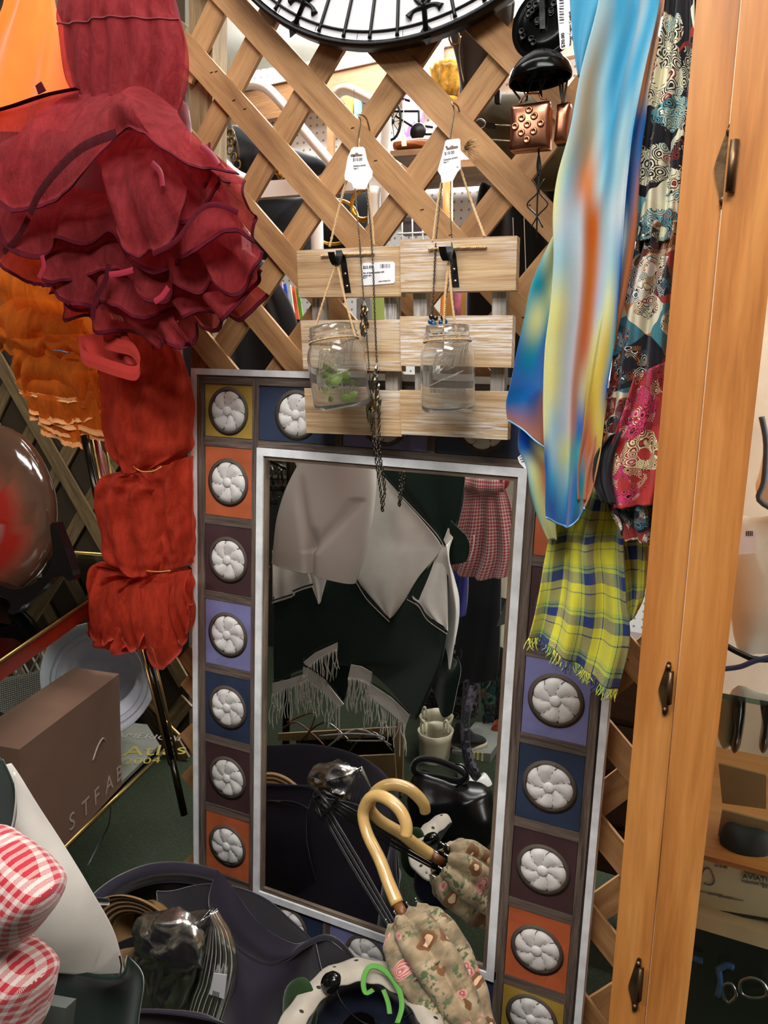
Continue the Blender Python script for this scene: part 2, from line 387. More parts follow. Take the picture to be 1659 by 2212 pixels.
# ---------------------------------------------------------------- cedar lattice
def clip(p, d, x0, x1, z0, z1):
    t0, t1 = -9, 9
    for a, b, lo, hi in ((p.x, d.x, x0, x1), (p.z, d.z, z0, z1)):
        ta, tb = (lo-a)/b, (hi-a)/b
        if ta > tb: ta, tb = tb, ta
        t0 = max(t0, ta); t1 = min(t1, tb)
    return t0, t1
def slat(px, pz, ang, Y, wdt, root, mat, lim, th=.008):
    d = Vector((math.cos(ang), 0, math.sin(ang))); p = Vector((px, Y, pz)); t0, t1 = clip(p, d, *lim)
    if t1-t0 < .05: return
    n = Vector((-d.z, 0, d.x))*(wdt/2); a = p+d*t0; b = p+d*t1
    hexa([a-n, b-n, b+n, a+n], Vector((0, th, 0))).build('slat', mat, root, smooth=False, bevel=.0008)
lat = thing('trellis', 'tall honey coloured cedar lattice panel of crossed diagonal slats behind the mirror', 'lattice', (.5, .04, FL))
lim = (-.13, 1.5, FL, 2.5)
for n in (1.02, 1.19, 1.355, 1.52, 1.685, 1.8435, 2.002, 2.177, 2.35, 2.52, 2.69, 2.86, 3.03, 3.2, .85, .68, .51):
    slat(.3, n-.3, math.radians(-44.2), .026, .0435, lat, CEDAR, lim)
def rear(k): # rear slats: centre point and angle
    P = {-1: (.0, 2.09, 55), 0: (.024, 1.938, 54.5), 1: (.1, 1.806, 53), 2: (.222, 1.746, 51.1), 3: (.424, 1.791, 50.6), 4: (.6, 1.79, 50.4)}
    if k in P: return P[k]
    if k > 4: return (.6+.172*(k-4), 1.79, 50.2)
    return (.0-.16*(-1-k), 2.09, 55)
for k in range(-3, 14):
    x, z, a = rear(k); slat(x, z, math.radians(a), .0345, .0455, lat, CEDAR, lim)
for i in range(26):    # little staples along the slats
    n = random.choice((1.685, 1.8435, 2.002, 2.177, 2.35)); x = random.uniform(-.1, 1); c = Vector((x, .0255, n-x+random.uniform(-.012, .012)))
    tube([c+Vector((-.003, 0, 0)), c+Vector((.003, 0, .001))], .0006, 5, 1).build('staple', BLACKM, lat)
pst = box((-.125, .046, FL), (-.072, .09, 2.6)); tag(pst.build('lattice_post', CEDARL, smooth=False, bevel=.003), 'upright wooden post where the lattice panel ends, beside the burgundy petticoat', 'post')
# the darker lattice further back on the left
l2 = thing('trellis', 'dim brown lattice panel at left behind the brass shelf unit', 'lattice', (-1, .6, FL))
lim2 = (-2.6, -.60, FL, 2.5)
for i in range(-6, 22):
    slat(-1.4+i*.2, 1.2, math.radians(-52), .60, .05, l2, CEDARL, lim2)
    slat(-1.4+i*.2, 1.2, math.radians(54), .61, .05, l2, CEDARL, lim2)
box((-2.6, .625, FL), (-.60, .64, 2.4)).build('backing_board', M('dark_brown_board', '#3a2f1f', .8), l2, smooth=False)
# ---------------------------------------------------------------- mirror
def paint(name, col, scr='#2c2622', amt=.5):
    t = NT(name); o = t.co(); g = t.noise(t.mapn(o, (40, 40, 9)), 1, 5, .7, .4); g2 = t.noise(o, 14, 3)
    f = t.math('MULTIPLY', t.ramp(g, [(.28, (1, 1, 1)), (.36, (0, 0, 0))]), amt)
    c = t.mix(f, t.ramp(g2, [(.3, tuple(x*.8 for x in hx(col))), (.7, tuple(min(1, x*1.15) for x in hx(col)))]), hx(scr))
    e = t.noise(t.mapn(o, (6, 6, 16)), 1, 4); c = t.mix(.35, c, t.ramp(e, [(.35, (.45, .42, .4)), (.6, (1, 1, 1))]), 'MULTIPLY')
    b = t.p(Base_Color=c, Roughness=.55); t.bump(g, .3, b, .001); return t.done(b)
TY = paint('mustard_paint', '#a98b3a'); TO = paint('orange_paint', '#b35a34'); TM = paint('maroon_paint', '#40282c'); TL = paint('lavender_paint', '#7474a3'); TN = paint('navy_paint', '#27344e')
ROS = paint('white_rosette_paint', '#d4d2d0', '#6d645e', .8)
RING = M('dark_carved_ring', '#4a4038', .7, bump=.3)
mir = thing('floor_mirror', 'tall rectangular mirror with painted tile frame and white carved rosettes leaning on the lattice', 'mirror', (.32, 0, FL))
X0, X1, XC = -.083, .724, .641
SP = .15; z0 = 1.30; a_ = .0495
rows = [z0]+[z0-.1335-SP*i for i in range(6)]+[z0-.1335*2-SP*5]
Zt, Zb = 1.377, rows[-1]-.0495-.0275
box((X0+.003, .006, Zb), (X1-.003, .024, Zt)).build('backing', BATTEN, mir, smooth=False)
def bar(x0, z0_, x1, z1, y0, y1, name, mat): return box((min(x0, x1), y0, min(z0_, z1)), (max(x0, x1), y1, max(z0_, z1))).build(name, mat, mir, smooth=False, bevel=.0015)
for q in ((X0, Zt, X0+.0115, Zb), (X1-.0115, Zt, X1, Zb), (X0+.0115, Zt, X1-.0115, Zt-.0115), (X0+.0115, Zb, X1-.0115, Zb+.0115)): bar(*q, -.006, .022, 'outer_edge', WHITEP)
ix0, ix1, iz0, iz1 = .067, .571, .330, 1.237
for q in ((ix0, iz1, ix0+.014, iz0), (ix1-.014, iz1, ix1, iz0), (ix0+.014, iz1, ix1-.014, iz1-.014), (ix0+.014, iz0, ix1-.014, iz0+.014)): bar(*q, -.008, .012, 'inner_edge', WHITEP)
LIN = wood('brown_liner', '#4a3d33', '#6e5d4e', '#8a7663', 8, 120, .6)
for k, (a, b) in enumerate(((.014, .0075), (.0215, .0075))):
    x0, x1, zA, zB = ix0+a, ix1-a, iz1-a, iz0+a; y = -.004+k*.006
    for q in ((x0, zA, x0+b, zB), (x1-b, zA, x1, zB), (x0+b, zA, x1-b, zA-b), (x0+b, zB, x1-b, zB+b)): bar(*q, y, .010, 'liner', LIN)
MIRR = NT('mirror_silver'); MIRR = MIRR.done(MIRR.p(Base_Color=(.86, .88, .87), Metallic=1.0, Roughness=.0))
box((ix0+.02, .0, iz0+.02), (ix1-.02, .004, iz1-.02)).build('mirror_glass', MIRR, mir, smooth=False)
def batt(x0, zA, x1, zB, y=-.0035): bar(x0, zA, x1, zB, y, .008, 'batten', BATTEN)
g2 = .0085
for xc in (0, XC):
    batt(xc-.054-.017, Zt-.0115, xc-.054, Zb+.0115); batt(xc+.054, Zt-.0115, xc+.054+.0135, Zb+.0115)
    for i in range(8):
        top = rows[i]+(a_ if i in (0, 7) else .0665)
        if i: batt(xc-.054, rows[i-1]-(a_ if i-1 in (0, 7) else .0665), xc+.054, top, -.0028)
    batt(xc-.054, Zt-.0115, xc+.054, rows[0]+a_); batt(xc-.054, rows[7]-a_, xc+.054, Zb+.0115)
tw = (.641-.108-4*.0135)/3
for zc in (rows[0], rows[7]):
    batt(.0675, zc+a_, .5735, zc+a_+.0155); batt(.0675, zc-a_-.0125, .5735, zc-a_)
    for k in (1, 2): xm = .0675+k*(tw+.0135)-.0067; batt(xm-.0068, zc+a_, xm+.0068, zc-a_)
def rosette(c, r, rot, par):
    N = 48; v = []; f = []; uvs = []
    K = 6
    for i in range(K+1):
        q = i/K
        for j in range(N):
            a = 2*math.pi*j/N; ph = (a*7/(2*math.pi)+q*.45+rot) % 1
            lobe = 1-.07*(abs(ph-.5)*2)**3
            rr = r*(.2+.8*q)*(1 if i == 0 else lobe)
            h = .0045*math.sin(math.pi*(.25+.62*q))*(1-.55*(max(0, abs(ph-.5)*2-.72)/.28)) + .003*q*math.sin(ph*math.pi)
            if i == K: h = 0
            v.append(Vector((c.x+rr*math.cos(a), c.y-h-.0005, c.z+rr*math.sin(a))))
    for i in range(K):
        for j in range(N): f.append((i*N+j, i*N+(j+1) % N, (i+1)*N+(j+1) % N, (i+1)*N+j))
    m = MB().add(v, f); return m
def rgroove(c, r, rot):
    m = MB()
    for k in range(7):
        pp = []
        for i in range(6):
            q = .08+i/5*.9; a = 2*math.pi*(k-q*.45-rot)/7; rr = r*(.2+.8*q)*(.97 if i == 5 else 1)
            h = .0045*math.sin(math.pi*(.25+.62*q))*.45; pp.append(Vector((c.x+rr*math.cos(a), c.y-h-.001, c.z+rr*math.sin(a))))
        t = tube(pp, .0007, 5, 2); m.add(t.v, t.f)
    return m
seq = [TY, TO, TM, TL, TN, TM, TO, TY]
nm = {id(TY): 'mustard', id(TO): 'orange', id(TM): 'maroon', id(TL): 'lavender', id(TN): 'navy'}
def tile(x0, x1, zA, zB, mat, er):
    cx, cz = (x0+x1)/2, (zA+zB)/2
    t = box((x0+.001, -.0018, zB+.001), (x1-.001, .007, zA-.001)).build('tile', mat, mir, smooth=False, bevel=.001, label=nm[id(mat)]+' painted tile')
    c = Vector((cx, -.0018, cz)); R = .0375*er; rot = random.random()
    lathe([(0, 0), (R*1.18, 0), (R*1.22, .0012), (R*1.05, .002)], c+Vector((0, -.0002, 0)), (0, -1, 0), 40).build('ring', RING, t)
    o = rosette(c, R*1.03, rot, t).build('rosette', ROS, t); rgroove(c, R*1.03, rot).build('petal_groove', RING, t)
    lathe([(R*.26, 0), (R*.25, .004), (R*.16, .0062), (0, .0068)], c+Vector((0, -.001, 0)), (0, -1, 0), 20).build('flower_button', ROS, t)
for xc in (0, XC):
    for i in range(8):
        h = a_ if i in (0, 7) else .0665
        tile(xc-.054, xc+.054, rows[i]+h, rows[i]-h, seq[i], 1 if i not in (0,) else .98)
for zc in (rows[0], rows[7]):
    for k in range(3): x = .0675+k*(tw+.0135); tile(x, x+tw, zc+a_, zc-a_, (TN, TL, TN)[k], .98)
# ---------------------------------------------------------------- sconces with mason jars
def sconce(boards, ups, Y, label, kind):
    c = U(*boards[2][3], Y); root = thing('wall_sconce', label, 'sconce', c, 'pair of plank sconces hung on the lattice')
    for b in boards: slab(b, Y, .017).build('plank', PLANK, root, smooth=False, bevel=.002)
    for (xa, ya, xb, yb) in ups:
        p, q = U(xa, ya, Y+.018), U(xb, yb, Y+.018); d = Vector((.011, 0, 0))
        hexa([q-d, q+d, p+d, p-d], Vector((0, .018, 0))).build('upright', GREYW, root, smooth=False, bevel=.001)
    return root
YS = -.045
s1 = sconce([[(641, 541), (866, 530), (867, 640), (645, 642)], [(649, 692), (867, 690), (868, 802), (655, 797)], [(657, 838), (867, 844), (868, 943), (662, 935)]],
            [(684, 560, 692, 925), (842, 560, 847, 925)], YS, 'smaller left plank sconce with a white price sticker on its top board', 0)
s2 = sconce([[(864, 519), (1117, 509), (1114, 627), (866, 631)], [(864, 683), (1108, 681), (1104, 794), (866, 790)], [(864, 842), (1100, 845), (1096, 950), (867, 938)]],
            [(905, 560, 912, 925), (1080, 560, 1072, 925)], YS-.006, 'larger right plank sconce of three whitewashed boards without any sticker', 1)
def bracket(pt, Y, root):   # pt: bottom of strap, top of strap, hook tip px
    (xb, yb), (xt, yt), (xh, yh) = pt; b = U(xb, yb, Y); t = U(xt, yt, Y); h = U(xh, yh, Y-.028)
    P = [b, b.lerp(t, .5), t, t+Vector((-.003, -.007, .008)), Vector(((t.x+h.x)/2, Y-.018, t.z+.010)), Vector((h.x+.003, Y-.026, t.z+.0)), h+Vector((0, 0, -.004)), h+Vector((-.003, -.006, .002)), h+Vector((-.005, -.010, .014))]
    m = MB(); P = catmull(P, 4); v = []; n = len(P)
    for i, p in enumerate(P):
        T = (P[min(i+1, n-1)]-P[max(i-1, 0)]).normalized(); N = T.cross(Vector((1, 0, 0))).normalized(); s = Vector((.0055, 0, 0)); N = N*.0011
        v += [p-s-N, p+s-N, p+s+N, p-s+N]
    f = [(i*4+j, i*4+(j+1) % 4, i*4+4+(j+1) % 4, i*4+4+j) for i in range(n-1) for j in range(4)]+[(0, 1, 2, 3), ((n-1)*4+3, (n-1)*4+2, (n-1)*4+1, (n-1)*4)]
    m.add(v, f); o = m.build('hook_bracket', BLACKM, root, smooth=False, bevel=.0004)
    for q in (.18, .55):
        s = b.lerp(t, q); lathe([(.0028, 0), (.0024, .0009), (0, .0013)], s+Vector((0, -.0012, 0)), (0, -1, 0), 12).build('screw', STEEL, o)
bracket(((752, 632), (741, 560), (727, 566)), YS, s1); bracket(((985, 620), (978, 552), (966, 556)), YS-.006, s2)
for root, Y, a, b, tops in ((s1, YS, (693, 553), (808, 548), [(712, 533), (745, 402), (770, 330), (776, 300)]), (s2, YS-.006, (925, 538), (1051, 534), [(1047, 511), (1020, 440), (996, 368), (985, 320)])):
    twist(pts([a, ((a[0]+b[0])/2, (a[1]+b[1])/2-1), b], Y-.003), .0024).build('twine', TWINE, root)
    twist([U(*tops[0], Y), U(*tops[1], -.01), U(*tops[2], .0), U(*tops[3], .012)], .0022).build('twine', TWINE, root)
    x2 = (808, 530) if root is s1 else (935, 522)
    top2 = (797, 410) if root is s1 else (953, 398)
    twist([U(*x2, Y), U(*top2, -.01), U(tops[3][0], tops[3][1]+15, .005)], .0020).build('twine', TWINE, root)
fray = MB()
kc = U(1000, 328, -.004)
for i in range(90):
    a = random.uniform(-1.2, 1.4); d = Vector((math.sin(a)*.3+.5, random.uniform(-.5, .2), math.cos(a)*.9-.5)).normalized(); L = random.uniform(.012, .028)
    m = tube([kc, kc+d*L*.5+Vector((0, 0, .003)), kc+d*L], .0005, 4, 2); fray.add(m.v, m.f)
fray.build('twine_knot', TWINE, s2)
def sticker(poly, Y, root, name='price_sticker'):
    return prism(poly, Y, .0006).build(name, WHITE, root, smooth=False)
st = sticker([(782, 570), (785, 568), (849, 565), (853, 569), (853, 609), (850, 612), (785, 617), (782, 614)], YS-.0008, s1)
TXY = YS-.0012
def TX(s, x0, y0, x1, y1, h, par, m=INK, Y=TXY, **k): ptext('print', s, x0, y0, x1, y1, h, Y, m, par, **k)
TX('$25.00', 784, 580.5, 810, 578.5, 6.2, st, BLACKI); TX('Pair of wood sconces with', 784, 591.5, 841, 587.5, 3.6, st, BLACKI); TX('mason jars', 784, 597, 806, 595.5, 3.6, st, BLACKI); TX('Shop 71', 784, 601, 796, 600, 2.6, st)
TX("Rusty's Antiques Too", 818, 608.5, 849, 606, 2.4, st)
bc = MB()
for i in range(12): 
    x = 821+i*1.85; wd = random.choice((.5, .8, 1.2)); m = slab([(x, 570.5-i*.06), (x+wd, 570.5-i*.06), (x+wd, 579-i*.06), (x, 579-i*.06)], TXY, .0002); bc.add(m.v, m.f)
bc.build('barcode', BLACKI, st, smooth=False)
JAR = NT('jar_glass'); _b = JAR.p(Base_Color=(.985, .995, .99), Roughness=.02, IOR=1.42, Transmission_Weight=1.0); _h = JAR.n('ShaderNodeBsdfTranslucent'); _h.inputs[0].default_value = (.9, .92, .93, 1); _m = JAR.n('ShaderNodeMixShader'); _m.inputs[0].default_value = .06; JAR.l(_b.outputs[0], _m.inputs[1]); JAR.l(_h.outputs[0], _m.inputs[2]); JAR = JAR.done(_m)
def jar(bot, top, wpx, Y, label, hook, wrapx, plant=False):
    b = U(*bot, Y); t = U(*top, Y); ax = (t-b); Hh = ax.length; R = W2(bot[0]-wpx/2, bot[0]+wpx/2, (bot[1]+top[1])/2, Y)/2
    root = thing('mason_jar', label, 'jar', b, 'mason jars hung from the sconce hooks')
    pf = [(0, .012), (.7, .004), (.86, .012), (.97, .05), (1, .1), (1, .64), (.97, .71), (.90, .765), (.83, .80), (.815, .825), (.87, .845), (.87, .858), (.82, .87), (.81, .89), (.845, .9), (.845, .912), (.805, .925), (.80, .985), (.785, 1)]
    pin = [(.745, 1), (.75, .9), (.76, .82), (.85, .76), (.93, .70), (.955, .63), (.955, .1), (.9, .05), (.6, .035), (0, .035)]
    prof = [(r*R, h*Hh) for r, h in pf+pin]
    o = lathe(prof, b, ax, 48).build('jar_body', JAR, root)
    axn = ax.normalized(); right = Vector((1, 0, 0)); right = (right-axn*right.dot(axn)).normalized(); nn = right.cross(axn)
    if nn.y > 0: nn = -nn
    right = Vector((-nn.y, nn.x, 0)).normalized(); right = (Matrix.Rotation(.36, 3, 'Z') @ right); nn = Matrix.Rotation(.36, 3, 'Z') @ nn
    def wrap(name, s, h, size, shear, slope):
        cu = bpy.data.curves.new(name, 'FONT'); cu.body = s; cu.size = size; cu.extrude = .0006; cu.bevel_depth = .0005; cu.shear = shear; cu.align_x = 'CENTER'; cu.resolution_u = 3
        tt = bpy.data.objects.new('tmp', cu); me = bpy.data.meshes.new_from_object(tt); bpy.data.objects.remove(tt)
        L = parent_loc(root)
        for vv in me.vertices:
            x, y, z = vv.co; y += x*slope; a = x/R; q = b+axn*(h*Hh+y)+right*(math.sin(a)*(R+z))+nn*(math.cos(a)*(R+z)); vv.co = q-L
        me.materials.clear(); me.materials.append(JAR); ob = bpy.data.objects.new(name, me); COL.objects.link(ob); ob.parent = root
    wrap('embossed_script', 'Ball', .50, R*.95, .3, .35); wrap('embossed_print', 'MASON JAR', .23, R*.26, 0, 0)
    e = [b+axn*(Hh*.41)+right*(math.sin(a)*R*1.01)+nn*(math.cos(a)*R*1.01)+axn*(a*R*.45) for a in [-.7+i*.14 for i in range(10)]]
    tube(e, .0011, 6, 2).build('embossed_line', JAR, root)
    ring = []
    _, e1, e2 = frame(axn)
    for i in range(24): aa = 2*math.pi*i/24; ring.append(b+axn*(Hh*.825)+(e1*math.cos(aa)+e2*math.sin(aa))*(R*.815+.0016))
    ring.append(ring[0]); twist(ring, .0020, 2).build('twine', TWINE, root)
    hk = U(*hook, Y+.03)
    for x, y in wrapx: q = U(x, y, Y-.01); twist([hk, hk.lerp(q, .5)+Vector((0, -.004, 0)), q], .0021).build('twine', TWINE, root)
    return b, axn, R, Hh
j1 = jar((741, 884), (717, 705), 111, -.098, 'left mason jar with green leaves showing inside, tilted on its twine', (728, 566), [(674, 737), (768, 728)])
j2 = jar((968, 892), (966, 704), 111, -.098, 'clear empty mason jar hanging upright on the right sconce', (969, 562), [(988, 738), (958, 722)])
# sprig of leaves inside the left jar
LEAF = M('leaf_green', '#86a042', .5, var=.3, vs=40)
sp = thing('leafy_sprig', 'pale green leafy sprig inside the left mason jar', 'plant', j1[0]+j1[1]*.02)
for i in range(16):
    c = j1[0]+j1[1]*(j1[3]*(.09+.4*random.random()))+Vector((random.uniform(-.5, .5)*j1[2], random.uniform(-.4, .4)*j1[2], 0)); s = random.uniform(.009, .014); a = random.uniform(0, 6.3); b_ = random.uniform(-.8, .8)
    D = Vector((math.cos(a), math.sin(a)*.5, math.sin(b_))).normalized(); S = D.cross(Vector((.2, 1, .1))).normalized(); N = D.cross(S)
    v = [c-D*s, c-D*s*.3+S*s*.6+N*.001, c+D*s*.4+S*s*.6, c+D*s, c+D*s*.4-S*s*.6, c-D*s*.3-S*s*.6+N*.001, c-N*.002]
    MB().add(v, [(0, 1, 6), (1, 2, 6), (2, 3, 6), (3, 4, 6), (4, 5, 6), (5, 0, 6)]).build('leaf', LEAF, sp, solid=.0005)
tube([j1[0]+j1[1]*.02, j1[0]+j1[1]*.035+Vector((.004, 0, 0)), j1[0]+j1[1]*.07+Vector((-.004, 0, 0))], .0012, 6).build('stem', LEAF, sp)
# ---------------------------------------------------------------- wall clock
def circ3(a, b, c):
    ax, az, bx, bz, cx, cz = a.x, a.z, b.x, b.z, c.x, c.z
    d = 2*(ax*(bz-cz)+bx*(cz-az)+cx*(az-bz))
    ux = ((ax*ax+az*az)*(bz-cz)+(bx*bx+bz*bz)*(cz-az)+(cx*cx+cz*cz)*(az-bz))/d
    uz = ((ax*ax+az*az)*(cx-bx)+(bx*bx+bz*bz)*(ax-cx)+(cx*cx+cz*cz)*(bx-ax))/d
    return Vector((ux, a.y, uz))
YC = -.005
cc = circ3(U(543, 0, YC), U(818, 103, YC), U(1088, 0, YC)); RC = (U(818, 103, YC)-cc).length
clk = thing('wall_clock', 'large round white wall clock with black scrollwork hung at top of the lattice', 'clock', cc+Vector((0, .01, -RC)))
lathe([(0, .0), (RC-.008, .0), (RC-.008, .006), (RC-.004, .010), (RC, .008), (RC, -.018), (0, -.018)], cc, (0, -1, 0), 128).build('rim', BLACKM, clk)
lathe([(0, 0), (RC-.0105, 0)], cc+Vector((0, -.0022, 0)), (0, -1, 0), 128).build('clock_face', M('clock_white', '#c6c8cc', .5, var=.02), clk, smooth=False)
def pc(r, th, y=-.0035): return cc+Vector((r*math.sin(th), y, -r*math.cos(th)))
sb = U(818, 103, YC); r_arc = (U(820, 69, YC)-cc).length; 
tube([pc(r_arc, 2*math.pi*i/160) for i in range(160)], .0021, 6, 1, True).build('scroll_ring', BLACKM, clk)
t0 = math.atan2(U(630, 30, YC).x-cc.x, cc.z-U(630, 30, YC).z)+.045; stp_ = math.radians(7.15)
for k in range(-16, 22):
    th = t0+k*stp_/1.0
    if k % 5 == 0:
        tube([pc(RC*.55, th), pc(r_arc+.012, th)], .0042, 6, 1).build('scroll_bar', BLACKM, clk)
        q = [pc(r_arc+.002, th), pc(r_arc+.016, th-.032), pc(r_arc+.034, th), pc(r_arc+.016, th+.032)]
        prism3(q, Vector((0, .002, 0))).build('scroll_diamond', BLACKM, clk, smooth=False)
        for s in (-1, 1):
            tube([pc(r_arc-.022, th), pc(r_arc-.020, th+s*.05), pc(r_arc-.012, th+s*.075)], [.0045, .003, .0065], 6).build('scroll_arm', BLACKM, clk)
            tube([pc(r_arc-.022, th), pc(r_arc-.036, th+s*.04), pc(r_arc-.046, th+s*.036)], [.0045, .003, .005], 6).build('scroll_arm', BLACKM, clk)
    else:
        tube([pc(RC*.6, th), pc(r_arc+.006, th), pc(r_arc+.010, th)], [.0028, .0028, .0036], 8, 1).build('scroll_bar', BLACKM, clk)
for k in range(30):
    th = 2*math.pi*k/30+.03; a, b = pc(r_arc, th, -.0028), pc(RC-.012, th, -.0028)
    tube([a, b], .0004, 4, 1).build('minute_line', INK, clk)
# ---------------------------------------------------------------- hooks with price tags and necklaces
def shook(P, Y, label):
    root = thing('wire_hook', label, 'hook', U(*P[-1][:2], Y), 'steel hooks on the lattice')
    l = pts(P, Y); l = [Vector((l[0].x+.001, .033, l[0].z-.012)), Vector((l[0].x, .02, l[0].z+.003))]+l
    tube(l, .0013, 8, 5).build('hook_wire', STEEL, root); return root
shook([(774, 247), (779, 262), (773, 300), (771, 330), (772, 336), (768, 338, -.012), (764, 335, -.018)], -.008, 'steel wire hook over a slat holding the left jewelry tag')
shook([(976, 222), (981, 238), (975, 280), (972, 305), (973, 318), (968, 320, -.012), (964, 316, -.018)], -.008, 'steel wire hook over a slat holding the right jewelry tag')
def tagm(poly, Y, label, hole, lines):
    root = thing('jewelry_tag', label, 'price tag', U(*poly[-1], Y), 'white jewelry price tags')
    c = prism(poly, Y, .0005).build('card', WHITE, root, smooth=False)
    prism(hole, Y-.0003, .0002).build('hang_hole', M('tag_hole', '#6e5a48'), root, smooth=False)
    for s, a, b, x, y, h in lines: ptext('print', s, a, b, x, y, h, Y-.0004, INK, root)
    return root
tagm([(759, 322), (763, 318), (784, 317), (788, 321), (793, 345), (800, 362), (805, 370), (804, 383), (797, 392), (791, 409), (764, 407), (760, 396), (745, 388), (744, 380), (751, 340)], -.016, 'left white jewelry tag marked ten dollars', [(757, 335), (759, 333), (766, 333), (769, 330), (772, 330), (775, 333), (782, 333), (783, 335), (782, 337), (758, 339)],
     [('$10.00', 762, 348, 786, 346, 6.5), ('Costume jewelry', 763, 360, 797, 357, 3.4), ('Shop 71', 764, 365.5, 778, 364, 2.8)])
tagm([(962, 305), (966, 302), (991, 299), (994, 302), (995, 330), (995, 364), (988, 372), (981, 385), (979, 390), (954, 396), (952, 380), (946, 370), (946, 365), (955, 335)], -.016, 'right white jewelry tag marked ten dollars with a slanted edge', [(964, 322), (966, 319), (972, 318), (974, 315), (978, 314), (981, 316), (988, 315), (990, 317), (988, 320), (966, 324)],
     [('$10.00', 960, 335, 980, 331, 6.5), ('Costume jewelry', 958.5, 347, 992, 340, 3.6), ('Shop 71', 958, 352, 969, 350, 2.8), ('Rust', 986, 361.5, 992, 360.5, 2)])
def feathers(root, top, n, L, Y, gold=2, spread=8):
    for i in range(n):
        q = i/(n-1); x = top[0]+random.uniform(-spread, spread)*(.4+.6*math.sin(q*3)); y = top[1]+q*L; a = random.uniform(-.35, .35)
        c = U(x, y, Y-.004-random.random()*.008); e = Vector((math.sin(a)*.3, -.1, -1)).normalized(); l = random.uniform(.012, .02); s = e.cross(Vector((random.uniform(-.4, .4), 1, 0))).normalized()*l*.2
        nn = e.cross(s).normalized()*.0012
        g = i % 5 == 3 and gold > 0
        v = [c, c+e*l*.35+s, c+e*l*.7+s*.8, c+e*l, c+e*l*.7-s*.8, c+e*l*.35-s, c+e*l*.5+nn]
        MB().add(v, [(0, 1, 6), (1, 2, 6), (2, 3, 6), (3, 4, 6), (4, 5, 6), (5, 0, 6)]).build('feather_charm', M('brass_charm', '#a9833a', .25, 1) if g else M('dark_silver_charm', '#7d776b', .25, 1), root, smooth=False, solid=.0005)
n1 = thing('necklace', 'gunmetal chain necklace with feather charms hanging from the left tag down over the mirror', 'necklace', U(772, 405, -.03), 'chain necklaces')
chain(pts([(767, 408, -.018), (770, 455, -.03), (775, 500, -.045), (781, 580), (786, 650), (792, 720), (797, 790), (802, 860)], -.052), .0034, .00062).build('chain', GUN, n1)
chain(pts([(791, 408, -.018), (797, 455, -.03), (801, 500, -.045), (806, 580), (810, 690), (814, 785)], -.056), .0040, .00078).build('chain', GUN, n1)
feathers(n1, (789, 648), 17, 62, -.056); feathers(n1, (815, 788), 22, 85, -.06, spread=10); feathers(n1, (802, 850), 14, 40, -.06, spread=9)
chain(pts([(800, 858, -.06), (804, 930, -.058), (813, 1000, -.05), (822, 1060, -.04), (826, 1106, -.035)], -.05), .0066, .0011).build('chain', GUN, n1)
chain(pts([(820, 862, -.062), (819, 930, -.058), (822, 990, -.05), (831, 1050, -.04), (826, 1106, -.035)], -.05), .0066, .0011).build('chain', GUN, n1)
chain(pts([(806, 880, -.055), (812, 950, -.05), (822, 1020, -.045), (833, 1070, -.035)], -.05), .0044, .0008).build('chain', STEEL, n1)
n2 = thing('necklace', 'thin dark chain necklace with two blue beads above the right jar', 'necklace', U(965, 395, -.03), 'chain necklaces')
chain(pts([(955, 395, -.018), (948, 460, -.03), (942, 520, -.05), (937, 620), (934, 688)], -.057), .0038, .00075).build('chain', GUN, n2)
chain(pts([(974, 392, -.018), (973, 460, -.03), (976, 520, -.05), (974, 580), (962, 650), (956, 690)], -.06), .0032, .0006).build('chain', GUN, n2)
BEAD = M('blue_bead', '#1f4e74', .12, .2)
for x, y, m in ((930, 695, BEAD), (937, 700, BEAD), (941, 687, GUN), (953, 697, BEAD), (961, 695, BEAD), (957, 686, GUN), (932, 684, GUN)): sph(U(x, y, -.062), .0042, 7).build('bead', m, n2)
# ---------------------------------------------------------------- copper cowbell chime
BLK = M('black_enamel', '#131515', .16, .85, bump=.15, bs=25); COP = M('copper', '#a8735a', .28, 1, var=.25, vs=30, bump=.1, bs=20); LEA = M('dark_leather_cord', '#2a201b', .7)
chm = thing('cowbell_chime', 'black and copper cowbell wind chime hanging at upper right of the lattice', 'wind chime', U(1168, 180, -.1))
dc = U(1180, 48, -.055); Rd = W2(1104, 1258, 60, -.055)/2
def dishw(a, i): return 1
do = lathe([(0, .006), (Rd*.55, .007), (Rd*.8, .004), (Rd*.9, -.001), (Rd*.97, .004), (Rd, .001), (Rd*.98, -.004), (0, -.004)], dc, (-.15, -1, .1), 56).build('hammered_dish', BLK, chm)
for k in range(26):
    r = Rd*math.sqrt(random.random())*.75; a = k*2.4; c = dc+Vector((r*math.cos(a), -.0075, r*math.sin(a)))
    lathe([(0, .0002), (.0022, .0004), (.0034, .0014), (.0044, .0012), (.0050, 0)], c, (-.15, -1, .1), 14).build('dimple', BLK, do)
hexa([U(1166, 62, -.068), U(1177, 62, -.068), U(1176, -30, -.068), U(1164, -30, -.068)], Vector((0, .003, 0))).build('hanging_strap', BLK, chm, smooth=False, bevel=.001)
dm = (U(1102, 182, -.1)+U(1234, 166, -.1))/2; Rm = (U(1102, 182, -.1)-U(1234, 166, -.1)).length/2; axd = (U(1165, 108, -.1)-dm).normalized()
hd = (U(1165, 108, -.1)-dm).length
lathe([(Rm, 0), (Rm*1.01, .003), (Rm*.96, hd*.34), (Rm*.90, hd*.44), (Rm*.72, hd*.66), (Rm*.5, hd*.82), (Rm*.25, hd*.94), (0, hd)], dm, axd, 48, e=(1, .8)).build('dome', BLK, chm, solid=.0015)
